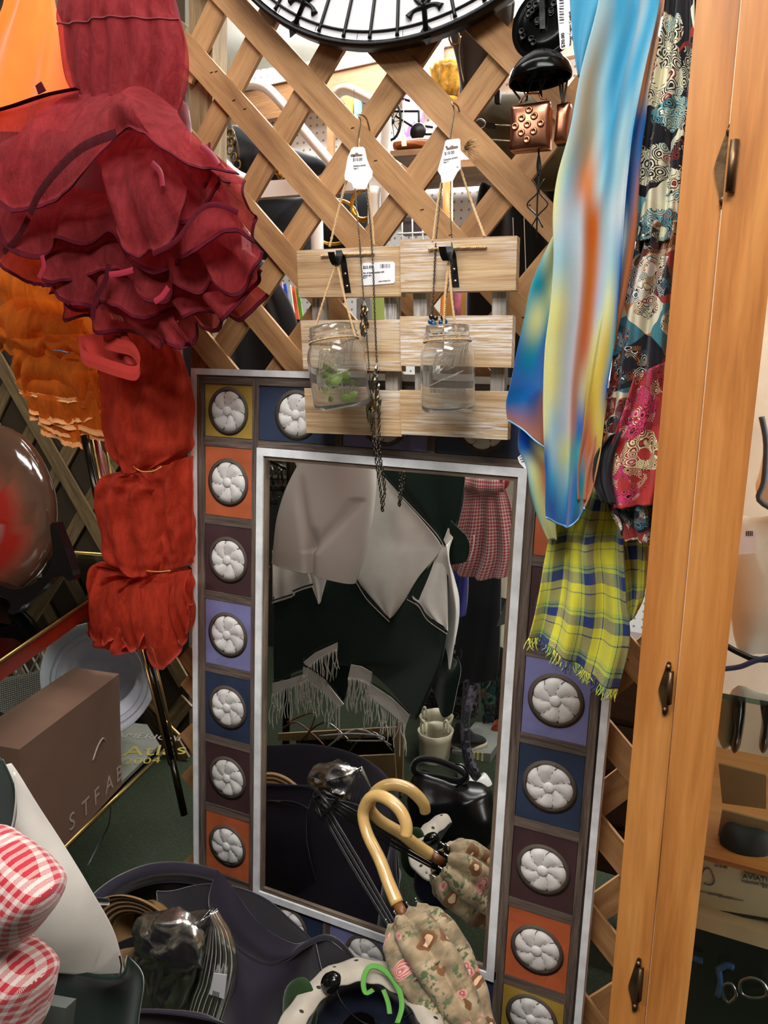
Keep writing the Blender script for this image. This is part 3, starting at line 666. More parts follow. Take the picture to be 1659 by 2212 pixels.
def bell(front, Y, dep, dims, nm_):
    q = pts(front, Y); c = sum(q, Vector())/4; n = 12; v = []; f = []
    for sgn, yy in ((1, 0), (-1, dep)):
        for i in range(n+1):
            for j in range(n+1):
                u, w_ = j/n, i/n; p = (q[0]*(1-u)+q[1]*u)*(1-w_)+(q[3]*(1-u)+q[2]*u)*w_
                bul = .004*(1-(2*u-1)**4)*(1-(2*w_-1)**4); cr = .0015*abs(math.sin(u*9+w_*3))*0
                v.append(p+Vector((0, yy-sgn*bul+cr, 0)))
    N = (n+1)**2
    for s in (0, 1):
        for i in range(n):
            for j in range(n):
                a = s*N+i*(n+1)+j; ff = (a, a+n+1, a+n+2, a+1); f.append(ff if s == 0 else ff[::-1])
    bd = [i for i in range(n+1)]+[(i+1)*(n+1)-1 for i in range(1, n+1)]+[n*(n+1)+i for i in range(n-1, -1, -1)]+[i*(n+1) for i in range(n-1, 0, -1)]
    for i in range(len(bd)): a, b = bd[i], bd[(i+1) % len(bd)]; f.append((a, b, N+b, N+a))
    o = MB().add(v, f).build(nm_, COP, chm, bevel=.0)
    for x, y in dims:
        c = U(x, y, Y-.0042); lathe([(0, .0004), (.0018, .0003), (.003, .0016), (.0042, .0014), (.0052, 0)], c, (0, -1, 0), 16).build('dimple', COP, o)
    return o
cs = [(722, 937), (660, 1008), (765, 990), (602, 1080), (708, 1062), (822, 1050), (656, 1132), (760, 1120), (702, 1192)]
bell([(1104, 229), (1187, 217), (1184, 316), (1101, 324)], -.105, .022, [(960+x*.2532, y*.2532) for x, y in cs], 'copper_bell')
bell([(1203, 226), (1231, 219), (1222, 303), (1196, 306)], -.085, .024, [], 'copper_bell')
tube(pts([(1121, 226), (1128, 212), (1138, 204), (1152, 202), (1165, 203), (1170, 212), (1182, 214)], -.095), .0013, 6).build('bell_loop', COP, chm)
for l in ([(1112, 170), (1122, 180), (1130, 196), (1138, 210), (1134, 220)], [(1178, 168), (1172, 184), (1167, 198), (1166, 208)], [(1150, 170), (1140, 200), (1138, 218)], [(1104, 182), (1110, 196), (1122, 212), (1126, 222)], [(1166, 172), (1168, 190), (1170, 214)], [(1214, 168), (1216, 200), (1214, 224)], [(1208, 170), (1212, 205), (1217, 222)], [(1226, 168), (1220, 205), (1217, 224)]):
    tube(pts(l, -.092), .0016, 6, 3, flat=.5).build('leather_cord', LEA, chm)
tube(pts([(1163, 316), (1164, 350), (1161, 430), (1159, 512)], -.09), .0013, 6).build('wire_ornament', BLACKM, chm)
K = lambda l: [(960+x*.2532, y*.2532) for x, y in l]
for l in ([(745, 1530), (785, 1590), (790, 1650), (705, 1745), (785, 1835), (840, 1940)], [(860, 1525), (818, 1590), (812, 1650), (882, 1740), (805, 1830), (738, 1940)], [(800, 1330), (790, 1420), (800, 1500)], [(810, 1330), (822, 1420), (806, 1500)]):
    tube(pts(K(l), -.0905), .0011, 6).build('wire_ornament', BLACKM, chm)
tg = prism([(1201, -22), (1237, -22), (1235, 98), (1232, 101), (1214, 107), (1210, 104)], -.112, .0005).build('price_tag', WHITE, chm, smooth=False)
ptext('print', '$20.00', 1221, 101, 1220, 67, 8, -.1126, BLACKI, tg, label=None) if 0 else None
def vtext(s, x, y0, y1, h, Y, par, m=BLACKI):
    a = U(x, y0, Y); b = U(x-1, y1, Y); u = U(x-10, y0, Y)-a; text('print', s, a, b-a, u, (U(x-h, y0, Y)-a).length*1.35, m, par)
vtext('$20.00', 1220, 102, 68, 8, -.1126, tg); vtext('Vintage Copper Cowbell', 1234, 98, 14, 5, -.1126, tg)
for i in range(9): yy = 50-i*6; slab([(1208, yy), (1218, yy-.5), (1218, yy-.5-random.choice((1, 2, 3))), (1208, yy-random.choice((1, 2, 3)))], -.1126, .0002).build('barcode_line', BLACKI, tg, smooth=False)
# ---------------------------------------------------------------- scarves
PAL = {k: hx(v) for k, v in {'S': '#4a9dc0', 'L': '#9dbfc9', 'G': '#a79c85', 'O': '#ad6a4a', 'Y': '#d2d295', 'B': '#2461a4', 'T': '#3b8a97', 'W': '#b9c7d0', 'M': '#c4ab4c', 'N': '#16407c', 'P': '#c98a63'}.items()}
def dyem():
    t = NT('airbrushed_cotton'); a = t.n('ShaderNodeAttribute', attribute_name='dye'); o = t.co(); g = t.noise(o, 500, 2)
    c = t.mix(.25, a.outputs['Color'], t.ramp(g, [(.3, (.8, .8, .8)), (.7, (1, 1, 1))]), 'MULTIPLY')
    b = t.p(Base_Color=c, Roughness=.85, Sheen_Weight=.25, Specular_IOR_Level=.2); t.bump(t.noise(o, 60, 4), .15, b, .002)
    tr = t.n('ShaderNodeBsdfTranslucent'); t.l(c, tr.inputs[0]); m = t.n('ShaderNodeMixShader'); m.inputs[0].default_value = .25; t.l(b.outputs[0], m.inputs[1]); t.l(tr.outputs[0], m.inputs[2]); return t.done(m)
DYE = dyem()
def crow(l, s, r, y, Y, ys=None): 
    n = len(s); return [(l+(r-l)*i/(n-1), (ys[i] if ys else y), Y, PAL[c]) for i, c in enumerate(s)]
sc1 = thing('scarf', 'long blue, orange and yellow airbrushed scarf hanging in front of the mirror right edge', 'scarf', U(1214, 1145, -.24))
YA = -.24
rowsA = [crow(1298, 'LSSSSLSS', 1424, -40, YA), crow(1290, 'LLSSSLSS', 1421, 20, YA), crow(1254, 'LGLSSSSL', 1390, 160, YA), crow(1232, 'LGGLSSLS', 1367, 280, YA), crow(1205, 'YLPPLSLW', 1355, 380, YA),
         crow(1195, 'YWWOOLWW', 1348, 460, YA), crow(1196, 'LLWOOWLB', 1342, 560, YA), crow(1189, 'YYWOOWYB', 1334, 660, YA), crow(1178, 'YYWOOYMT', 1325, 750, YA), crow(1174, 'YYWOGMMB', 1310, 840, YA),
         crow(1174, 'YLWOBOMM', 1303, 920, YA), crow(1176, 'BLYTTOOM', 1296, 980, YA), crow(1178, 'BSLTBTOO', 1284, 1040, YA), crow(1178, 'BBSBBTOO', 1274, 1090, YA, [1095, 1093, 1090, 1088, 1086, 1084, 1080, 1072]), crow(1180, 'BBBBBBTO', 1262, 1120, YA, [1118, 1130, 1140, 1145, 1140, 1130, 1116, 1098])]
def foldA(u, v):
    e = (u*(1-u)*4)**.3
    return (.008*math.sin(u*9+2.2*v)+.004*math.sin(u*17-3*v+1))*e - .02*(1-abs(2*u-1)**3)
mA = net(rowsA, 72, 150, foldA); mA.build('front_fall', DYE, sc1, solid=.0012)
hem = [mA.v[mA.nv*mA.S+i]+Vector((0, -.0005, 0)) for i in range(0, mA.S, 4)]
tube(hem, .0013, 6, 2).build('rolled_hem', M('pale_blue_hem', '#6fa8d4'), sc1)
mB = net([crow(1200, 'YYY', 1230, 500, -.22), crow(1172, 'TYY', 1225, 560, -.22), crow(1149, 'TTYY', 1215, 620, -.22), crow(1135, 'TYTT', 1210, 690, -.22), crow(1120, 'BTBB', 1200, 755, -.22), crow(1106, 'BBBB', 1195, 825, -.22), crow(1095, 'BBNO', 1190, 880, -.22, [870, 868, 862, 860]), crow(1097, 'OOOO', 1186, 930, -.22, [908, 928, 950, 970])], 40, 60, lambda u, v: .006*math.sin(u*6+v*3)); mB.build('back_fall', DYE, sc1, solid=.0012)
hem = [mB.v[mB.nv*mB.S+i]+Vector((0, -.0005, 0)) for i in range(0, mB.S, 4)]
tube(hem, .0012, 6, 2).build('rolled_hem', M('pale_blue_hem', '#6fa8d4'), sc1)
net([crow(1405, 'PPP', 1444, -40, -.225), crow(1370, 'PPG', 1404, 190, -.225), crow(1350, 'WBB', 1396, 260, -.225), crow(1335, 'BBB', 1386, 330, -.225), crow(1330, 'WBBO', 1380, 420, -.225), crow(1325, 'LLWOO', 1373, 520, -.225), crow(1310, 'YTBOO', 1352, 640, -.225), crow(1290, 'YMBOO', 1331, 730, -.225), crow(1270, 'MMTOO', 1309, 850, -.225), crow(1260, 'OOOOO', 1300, 940, -.225), crow(1250, 'OOOOO', 1278, 1020, -.225), crow(1250, 'OOO', 1270, 1080, -.225)], 30, 90, lambda u, v: .006*math.sin(u*8+v*2)).build('side_fall', DYE, sc1, solid=.0012)
net([crow(1230, 'SSS', 1310, -40, -.215), crow(1234, 'SSS', 1295, 30, -.215), crow(1240, 'SSS', 1275, 100, -.215), crow(1249, 'SSS', 1258, 165, -.215)], 16, 30, lambda u, v: .004*math.sin(u*9+v*3)).build('corner_fall', DYE, sc1, solid=.001)
mD = net([crow(1125, 'BBLB', 1185, 900, -.2), crow(1120, 'BBYY', 1190, 965, -.2), crow(1138, 'LYPY', 1192, 1010, -.2), crow(1146, 'TYPY', 1196, 1060, -.2), crow(1160, 'TYYY', 1200, 1110, -.2), crow(1185, 'YYY', 1204, 1166, -.2)], 20, 40, lambda u, v: .003*math.sin(u*7+v)); mD.build('lower_corner', DYE, sc1, solid=.001)
lb = prism([(1118, 988), (1128, 980), (1139, 984), (1141, 1010), (1134, 1013), (1122, 1000)], -.2015, .0004).build('care_label', WHITE, sc1, smooth=False)
vt = lambda s, x0, y0, x1, y1, h: ptext('print', s, x0, y0, x1, y1, h, -.2021, INK, lb)
vt('100% COTTON', 1121, 988, 1137, 986, 2); vt('MADE IN', 1123, 993, 1137, 991, 2); vt('VIETNAM', 1126, 999, 1139, 996, 3)
def ornate(name, pal, sc_=38, seed=0):
    t = NT(name); uv = t.n('ShaderNodeUVMap').outputs[0]; wv = t.mapn(uv, (1, 1, 1), loc=(seed, seed*1.7, 0))
    n1 = t.n('ShaderNodeTexNoise'); n1.inputs['Scale'].default_value = sc_*.3; n1.inputs['Detail'].default_value = 2; t.l(wv, n1.inputs['Vector'])
    va = t.n('ShaderNodeVectorMath', operation='MULTIPLY_ADD'); t.l(n1.outputs['Color'], va.inputs[0]); va.inputs[1].default_value = (.08, .08, .08); t.l(wv, va.inputs[2])
    vo = t.n('ShaderNodeTexVoronoi'); vo.inputs['Scale'].default_value = sc_; t.l(va.outputs[0], vo.inputs['Vector'])
    d = vo.outputs['Distance']; rings = t.math('FRACT', t.math('MULTIPLY', d, 5.5))
    big = t.n('ShaderNodeTexVoronoi'); big.inputs['Scale'].default_value = sc_*.22; t.l(va.outputs[0], big.inputs['Vector'])
    sp_ = t.n('ShaderNodeSeparateColor'); t.l(big.outputs['Color'], sp_.inputs[0]); s2_ = t.n('ShaderNodeSeparateColor'); t.l(vo.outputs['Color'], s2_.inputs[0])
    k = len(pal); st = [(i/k, hx(c)) for i, c in enumerate(pal)]
    c1 = t.ramp(sp_.outputs[0], st, True); c2 = t.ramp(s2_.outputs[1], st, True); c3 = t.ramp(sp_.outputs[2], st[::-1] and [(i/k, hx(c)) for i, c in enumerate(pal[::-1])], True)
    c = t.mix(t.ramp(rings, [(0, (0, 0, 0)), (.45, (1, 1, 1))], True), c1, c2); c = t.mix(t.ramp(rings, [(0, (0, 0, 0)), (.78, (1, 1, 1))], True), c, hx('#15151c'))
    c = t.mix(t.ramp(big.outputs['Distance'], [(0, (1, 1, 1)), (.18, (0, 0, 0)), (.5, (0, 0, 0)), (.58, (1, 1, 1))], True), c, c3)
    b = t.p(Base_Color=c, Roughness=.85, Sheen_Weight=.1, Specular_IOR_Level=.15); return t.done(b)
ORN1 = ornate('cream_black_print', ['#d9d6bd', '#15151c', '#d9d6bd', '#1a1a22', '#973029', '#5f9aa4', '#d3cfae'], 12)
ORN2 = ornate('paisley_print', ['#16161e', '#8f2f2b', '#cfcab0', '#3f7483', '#c07a3a', '#1c1c26', '#e0dcd6'], 20, 3)
ORN3 = ornate('red_rosette_print', ['#a5302f', '#c8406f', '#a5302f', '#d8d3a4', '#8e2a2a', '#a83434'], 15, 5)
ORN4 = ornate('black_olive_print', ['#101014', '#15151a', '#8d8d64', '#101014', '#1b2a30'], 22, 9)
def fold2(a, k, ph=0): return lambda u, v: a*math.sin(u*k+v*3+ph)+.4*a*math.sin(u*k*2.3-v*5)
s3 = thing('scarf', 'dark ornate scarf printed in cream, black, red and teal squeezed beside the cabinet', 'scarf', U(1360, 1170, -.21))
net([[(1441, -30), (1500, -30)], [(1430, 60), (1500, 60)], [(1405, 190), (1500, 190)], [(1385, 300), (1480, 300)], [(1374, 420), (1470, 420)], [(1370, 520), (1460, 520)]], 40, 60, fold2(.008, 14), Y=-.215, uvs=(.42, 2.3)).build('upper_fall', ORN1, s3, solid=.001)
net([[(1384, 480), (1475, 480)], [(1372, 540), (1465, 540)], [(1340, 660), (1455, 660)], [(1325, 760), (1445, 760)], [(1312, 860), (1440, 860)], [(1303, 940), (1430, 940)], [(1300, 1040), (1425, 1040)], [(1315, 1100), (1420, 1100)], [(1345, 1165), (1415, 1175)]], 50, 80, fold2(.009, 15, 2), Y=-.213, uvs=(.45, 2.6)).build('middle_fall', ORN2, s3, solid=.001)
net([[(1372, 812), (1440, 780)], [(1350, 880), (1440, 860)], [(1322, 960), (1430, 960)], [(1312, 1030), (1425, 1030)], [(1325, 1100), (1410, 1090)]], 40, 40, fold2(.006, 12, 1), Y=-.228, uvs=(.5, 1.2)).build('red_corner', ORN3, s3, solid=.001)
net([[(1318, 940), (1345, 930)], [(1286, 985), (1325, 990)], [(1283, 1040), (1320, 1040)], [(1300, 1085), (1330, 1090)]], 14, 20, fold2(.004, 9), Y=-.232, uvs=(.1, .3)).build('black_corner', M('black_cotton', '#14141c', .8), s3, solid=.001)
s4 = thing('scarf', 'black and olive patterned scarf tucked against the cabinet stile behind the ornate one', 'scarf', U(1480, 500, -.2))
net([[(1465, -30), (1520, -30)], [(1460, 200), (1515, 200)], [(1450, 420), (1510, 420)], [(1430, 640), (1490, 640)]], 20, 50, fold2(.005, 10), Y=-.2, uvs=(.3, 2)).build('fall', ORN4, s4, solid=.001)
def plaid(name, base, bands, thin, gl=None, ns=26):
    t = NT(name); uv = t.n('ShaderNodeUVMap').outputs[0]; sx = t.n('ShaderNodeSeparateXYZ'); t.l(uv, sx.inputs[0])
    def st(x):
        f = t.math('FRACT', x); a = t.ramp(f, bands, True); return a
    a = st(sx.outputs[0]); b_ = st(sx.outputs[1])
    tw = t.math('GREATER_THAN', t.math('FRACT', t.math('MULTIPLY', t.math('ADD', sx.outputs[0], sx.outputs[1]), ns)), .5)
    c = t.mix(tw, a, b_); b = t.p(Base_Color=c, Roughness=.9, Sheen_Weight=.2, Specular_IOR_Level=.15)
    t.bump(t.noise(t.co(), 400, 2), .3, b, .001); return t.done(b)
PY, PB, PG, PW = hx('#c2bd38'), hx('#24366e'), hx('#97ad50'), hx('#6f8f5a')
PLD = plaid('yellow_blue_plaid', 0, [(0, PY), (.16, PG), (.24, PB), (.265, PG), (.34, PB), (.60, PY), (.80, PB), (.825, PY)], 0)
s5 = thing('scarf', 'yellow and blue plaid scarf with fringed end below the other scarves', 'scarf', U(1310, 1500, -.18))
mP = net([[(1235, 1060), (1275, 1050), (1310, 1060), (1330, 1080)], [(1200, 1130), (1245, 1130), (1300, 1130), (1345, 1140)], [(1182, 1190), (1235, 1190), (1290, 1190), (1350, 1190)], [(1170, 1270), (1230, 1270), (1295, 1280), (1355, 1290)], [(1158, 1330), (1220, 1345), (1290, 1370), (1362, 1380)], [(1145, 1376), (1205, 1405), (1270, 1455), (1335, 1490)]], 60, 80, fold2(.010, 13), Y=-.18, uvs=(2.6, 4.6)); mP.build('scarf_cloth', PLD, s5, solid=.0015)
net([[(1330, 1150), (1400, 1150)], [(1345, 1230), (1396, 1230)], [(1352, 1300), (1390, 1290)], [(1358, 1345), (1372, 1330)]], 20, 40, fold2(.005, 8), Y=-.165, uvs=(1, 2.4)).build('scarf_cloth', PLD, s5, solid=.0015)
fr = [cloth('yellow_thread', '#cfd04a', .9, 0), cloth('blue_thread', '#2b3c72', .9, 0), cloth('green_thread', '#8fae52', .9, 0)]
FR = [MB(), MB(), MB()]
for i in range(0, 60):
    p = mP.v[mP.nv*mP.S+i]
    for q in range(2):
        L = random.uniform(.006, .02); a = random.uniform(-.6, .3); k = (i//6) % 3 if random.random() < .8 else random.randrange(3)
        m = tube([p, p+Vector((a*L*.5, random.uniform(-.003, .003), -L*.6)), p+Vector((a*L+random.uniform(-.004, .004), random.uniform(-.004, .002), -L))], .0007, 4, 2); FR[k].add(m.v, m.f)
for k in range(3): FR[k].build('fringe', fr[k], s5)['kind'] = 'stuff'
# ---------------------------------------------------------------- display cabinet
YF = -.35
cab = thing('display_cabinet', 'honey stained maple cabinet with glass door and bronze hinges at right edge', 'cabinet', (.9, YF, FL))
def ext(l, t=.35): return l
slab([(1512, -90), (1607, -90), (1374, 2400), (1298, 2400)], YF, .05).build('stile', MAPLE, cab, smooth=False, bevel=.004)
dr = slab([(1610, -90), (1780, -90), (1475-20, 2400), (1377, 2400)], YF-.012, .022)
q = [(1610, -90), (1742, -90), (1458, 2400), (1377, 2400)]
door = slab(q, YF-.006, .024).build('door', MAPLE, cab, smooth=False, bevel=.007)
Xd = U(1475, 2212, YF).x
ang = 0
GLP = glassm('cabinet_glass', thin=True, tint=.9)
slab([(1735, -90), (2400, -90), (2400, 2500), (1450, 2400)], YF+.006, .003).build('door_glass', GLP, door, smooth=False)
BRZ = M('aged_bronze', '#5f4a35', .4, .85, var=.3, vs=40, bump=.2)
for hx_, hy, s, tl in ((1573, 358, 1.0, -.10), (1441, 1487, .62, -.08), (1376, 2128, .62, -.08)):
    h = thing_ = bpy.data.objects.new('hinge', None); COL.objects.link(h); h.parent = cab; h.location = U(hx_, hy, YF-.004)-cab.location
    def T(l): return [(hx_+(x+y*tl)*s, hy+y*s) for x, y in l]
    prism(T([(-2, -92), (5, -88), (8, -72), (8, 72), (4, 90), (-4, 94), (-10, 88), (-14, 60), (-28, 15), (-28, -8), (-12, -70), (-8, -88)]), YF-.0025, .0022, sm=2).build('hinge_plate', BRZ, h, bevel=.0006)
    tube(pts(T([(8, -56), (8, 56)]), YF-.011), .0030*s+.0006, 12, 1).build('hinge_barrel', BRZ, h)
    prism(T([(10, -58), (20, -58), (20, 56), (10, 58)]), YF-.009, .0022).build('hinge_leaf', BRZ, h, smooth=False)
    for yy in (-74, 76): p = U(*T([(-1, yy)])[0], YF-.003); lathe([(.0036*s+.001, 0), (.003*s+.001, .0014), (0, .0022)], p, (0, -1, 0), 12).build('hinge_screw', BRZ, h)
# interior
box((.803, YF+.05, FL), (.818, .018, 2.3)).build('side_panel', MAPLE, cab, smooth=False)
INT = M('cabinet_back', '#c9c5b4', .8)
box((.845, .008, FL), (1.45, .018, 2.3)).build('back_panel', INT, cab, smooth=False)
box((1.45, YF, FL), (1.47, .018, 2.3)).build('side_panel', MAPLE, cab, smooth=False)
YI = -.26
def zof(y, x=1640, Y=YI): return U(x, y, Y).z
for i, (y, mt, th) in enumerate(((1838, MAPLE, .006), (1968, M('cream_shelf', '#cdb98f', .6), .018))):
    z = zof(y); box((.84, YI-.04, z-th), (1.45, .008, z)).build('shelf', mt, cab, smooth=False, bevel=.002)
gs = zof(1478); box((.84, YI-.05, gs-.006), (1.45, .008, gs)).build('glass_shelf', glassm('shelf_glass', (.6, .75, .7), 0, 1.4, True, .85), cab, smooth=False)
pn = thing('handbag', 'pale ivory leather handbag with a price tag inside the cabinet', 'handbag', U(1640, 1410, YI))
pillow([(1588, 1125), (1640, 1118), (1760, 1118), (1770, 1300), (1750, 1410), (1650, 1412), (1592, 1400), (1575, 1250)], YI+.04, .03, rings=5, nz=.001).build('bag_body', M('ivory_leather', '#d6d8cb', .55, bump=.1), pn)
prism([(1560, 1150), (1632, 1146), (1636, 1194), (1600, 1198), (1560, 1200)], YI-.003, .0005).build('price_tag', WHITE, pn, smooth=False)
for i in range(4): slab([(1612+i*4, 1147), (1614+i*4, 1147), (1614+i*4, 1158), (1612+i*4, 1158)], YI-.0036, .0003).build('barcode_line', BLACKI, pn, smooth=False)
hb = thing('handbag', 'white rounded leather handbag above the ivory one inside the cabinet', 'handbag', U(1660, 1110, YI))
pillow([(1660, 940), (1700, 900), (1800, 900), (1800, 1110), (1690, 1105), (1644, 1090), (1632, 1050), (1640, 1020)], YI+.03, .03, rings=5).build('bag_body', M('white_leather', '#dfe4e4', .5, bump=.1), hb)
tube(pts([(1645, 900), (1655, 960), (1650, 1040), (1640, 1080), (1690, 1110)], YI-.005), .003, 8).build('strap', M('blue_black_strap', '#2b3340'), hb)
cbl = tube(pts([(1560, 1390), (1600, 1412), (1640, 1425), (1720, 1420)], YI-.01), .0035, 8).build('handbag_strap', BLACKM)
tag(cbl, 'black strap lying in front of the ivory handbag inside the cabinet', 'strap')
tag(tube(pts([(1565, 1445), (1600, 1440), (1640, 1425), (1720, 1408)], YI-.02), .003, 8).build('power_cable', M('navy_cord', '#1d2a52')), 'dark blue cord looping above the glass shelf in the cabinet', 'cord')
hp = thing('headset', 'black padded headset standing under the glass shelf in the cabinet', 'headset', U(1620, 1620, YI))
for x in (1594, 1655): pillow([(x-14, 1500), (x+8, 1490), (x+18, 1520), (x+8, 1600), (x-6, 1625), (x-16, 1610), (x-10, 1560)], YI+.01, .022, rings=5).build('ear_pad', M('black_vinyl', '#0d0e10', .2), hp)
tag(pillow([(1560, 1480), (1590, 1478), (1596, 1540), (1585, 1600), (1560, 1612), (1545, 1550)], YI+.03, .03, rings=5).build('green_cup', M('sage_green_plastic', '#8fa393', .4)), 'sage green plastic cup beside the headset in the cabinet', 'cup')
CARD = M('cardboard', '#8d7550', .85, bump=.1)
b1 = thing('carton', 'open cardboard carton with upright flap above the headset box', 'box', U(1600, 1840, YI))
slab([(1552, 1650), (1655, 1675), (1655, 1748), (1560, 1735)], YI+.04, .004).build('flap', CARD, b1, smooth=False); slab([(1560, 1750), (1720, 1790), (1720, 1860), (1545, 1840)], YI+.01, .004).build('front_wall', CARD, b1, smooth=False)
tag(pillow([(1556, 1800), (1575, 1780), (1610, 1788), (1655, 1800), (1658, 1850), (1625, 1866), (1600, 1858), (1560, 1835)], YI, .02, rings=5, nz=.003).build('black_cover', M('black_cloth', '#0c0c0e', .8)), 'crumpled black cloth cover lying in the open carton', 'cloth')
hbx = thing('headset_box', 'cream printed carton reading AVIATION Headset on the cabinet shelf', 'box', U(1600, 1985, YI))
P4 = [(1512, 1850), (1750, 1890), (1745, 2005), (1500, 1962)]
slab(P4, YI-.02, .09).build('carton_body', M('cream_card', '#c9bf9b', .7), hbx, smooth=False)
slab([(1500, 1848), (1750, 1888), (1750, 1894), (1500, 1854)], YI-.021, .001).build('edge_band', BLACKI, hbx, smooth=False); slab([(1500, 1958), (1745, 1999), (1745, 2005), (1500, 1964)], YI-.021, .001).build('edge_band', BLACKI, hbx, smooth=False)
def bt(s, x, y, h, m=BLACKI): ptext('print', s, x, y, x+50, y+8, h, YI-.0212, m, hbx)
bt('H10-40', 1543, 1872, 6); bt('Noise Attenuating', 1606, 1886, 7); bt('AVIATION', 1604, 1897, 11); bt('Headset Mic.', 1602, 1906, 7, INK); bt('DC-13.4', 1646, 1917, 5)
for k in range(3): bt('communications equipment', 1508+k*22, 1926+k*6, 3, INK)
tube(pts([(1512, 1900), (1520, 1880), (1532, 1876), (1540, 1890), (1543, 1905), (1534, 1912), (1520, 1908)], YI-.0212), .0008, 5).build('line_drawing', INK, hbx)
tc = thing('tool_case', 'black moulded case with blue handled fittings at bottom of the cabinet', 'case', U(1580, 2212, YI))
slab([(1480, 1990), (1800, 2060), (1800, 2420), (1440, 2380)], YI+.03, .02).build('case_shell', M('black_plastic', '#0e1012', .25, bump=.1), tc, smooth=False, bevel=.004)
for l, m in (([(1550, 2095), (1570, 2085), (1585, 2090)], '#2b62b0'), ([(1552, 2095), (1556, 2120), (1550, 2150)], '#2b62b0'), ([(1488, 2065), (1505, 2072), (1518, 2076)], '#27539a')): tube(pts(l, YI+.02), .004, 6).build('blue_handle', M('blue_plastic'+m, m, .35), tc)
for l in ([(1600, 2120), (1625, 2112), (1650, 2125), (1655, 2150), (1625, 2155), (1602, 2145)], [(1560, 2130), (1580, 2125), (1590, 2150), (1570, 2165)]): tube(pts(l, YI+.02), .0025, 6, 4, True).build('chrome_ring', M('chrome', '#9ba3aa', .15, 1), tc)
# ---------------------------------------------------------------- burgundy petticoat
BUR = organza('burgundy_organza', '#9a3036', .56); BURD = cloth('burgundy_lining', '#74202a', .6, .15, 300, .5)
RIB = M('burgundy_satin_ribbon', '#4a0e1b', .8, .0, var=.35, vs=25, Specular_IOR_Level=.1)
def nz1(x, s): return noise.noise(Vector((x, s*7.3, 1.7)))
def ruffle(par, top, hem, Y0, Y1, mat, rib, k, amp, seed, nu=90, nv=36, rw=.009, name='ruffle', bul=.02, jag=4):
    n = max(len(top), len(hem))
    def res(l):
        P = [Vector((p[0], p[1], 0)) for p in l]; C = catmull(P, 10); o = []
        for i in range(n*2): q = C[int(round(i/(n*2-1)*(len(C)-1)))]; o.append((q.x, q.y))
        return o
    a, b = res(top), res(hem)
    rows = []
    for v in (0, .33, .66, 1): rows.append([(a[i][0]*(1-v)+b[i][0]*v, a[i][1]*(1-v)+b[i][1]*v, Y0*(1-v)+Y1*v) for i in range(len(a))])
    def d(u, v):
        w_ = v**1.1; ph = nz1(u*3, seed)*4
        s = math.sin(k*.62*u*6.28+ph*1.6+v*nz1(u*2, seed+9)*3)
        return (nz1(u*6+3, seed+2)*amp*.5*w_, amp*w_*s+amp*.5*w_*nz1(u*9, seed+4)*2+bul*math.sin(math.pi*min(v*1.1, 1)), amp*.8*w_*math.cos(k*.62*u*6.28+ph*1.6+.6)+.003*nz1(u*30, seed)*w_)
    m = net(rows, nu, nv, d, uvs=(3, 1)); o = m.build(name, mat, par)
    if rib:
        S = m.S; L_ = sum((m.v[(r+1)*S+S//2]-m.v[r*S+S//2]).length for r in range(nv)); k_ = max(1, int(round(rw/(L_/nv))))
        v = [m.v[r*S+q] for r in range(nv-k_, nv+1) for q in range(S)]
        MB().add(v, [(r*S+q, (r+1)*S+q, (r+1)*S+q+1, r*S+q+1) for r in range(k_) for q in range(S-1)]).build('hem_ribbon', rib, o, smooth=False, solid=.0018)
    return m
pet = thing('petticoat', 'burgundy organza petticoat with layered ribbon edged ruffles hanging at upper left', 'petticoat', U(300, 750, -.15))
pillow([(140, 200), (380, 200), (415, 330), (500, 420), (520, 560), (470, 640), (400, 690), (290, 690), (170, 640), (60, 520), (-20, 440), (-20, 330), (80, 270)], -.10, .05, rings=6, nz=.008, nsc=12).build('underskirt', BURD, pet)
yk = net([[(128, -40), (200, -40), (280, -40), (340, -40), (378, -40)], [(122, 30), (200, 44), (260, 26), (330, 20), (378, 20)], [(128, 60), (200, 66), (265, 62), (345, 62), (395, 50)], [(138, 130), (205, 130), (275, 130), (350, 130), (411, 110)], [(150, 180), (205, 190), (275, 195), (340, 195), (410, 185)], [(170, 215), (210, 220), (275, 222), (340, 222), (390, 250)]], 90, 60,
    lambda u, v: (nz1(u*5, 3)*.004, .03*math.sin(math.pi*u)+.006*math.sin(u*40+3*nz1(u*3+v, 2))*(.3+.7*v)+.004*nz1(u*16+v*3, 5), 0), Y=-.17)
yk.build('bodice', BUR, pet); net([[(135, -20), (260, -20), (375, -20)], [(140, 100), (260, 100), (400, 100)], [(165, 210), (270, 215), (385, 230)]], 20, 20, lambda u, v: .02*math.sin(math.pi*u), Y=-.155).build('bodice_lining', BURD, pet)
tube([yk.v[22*yk.S+i]+Vector((0, -.001, 0)) for i in range(0, yk.S, 3)], .0014, 6, 2).build('seam', BURD, pet)
TT = [(170, 300), (240, 300), (320, 300), (400, 330)]
ruffle(pet, [(160, 500), (240, 520), (330, 520), (430, 500)], [(104, 632), (160, 690), (230, 712), (300, 740), (360, 752), (405, 735), (460, 700), (520, 680), (566, 650)], -.13, -.17, BUR, RIB, 8, .014, 1)
ruffle(pet, [(200, 480), (300, 520), (420, 480)], [(130, 640), (190, 668), (260, 650), (330, 690), (400, 672), (470, 690), (530, 640), (578, 575)], -.14, -.19, BUR, RIB, 7, .014, 2)
ruffle(pet, [(60, 420), (160, 430), (260, 440)], [(-20, 540), (40, 590), (90, 625), (150, 648), (200, 650)], -.15, -.2, BUR, RIB, 3, .014, 3)
ruffle(pet, [(120, 420), (260, 470), (400, 450), (470, 400)], [(100, 600), (170, 600), (260, 600), (330, 645), (400, 622), (480, 625), (540, 610), (562, 560)], -.15, -.21, BUR, RIB, 6, .013, 4)
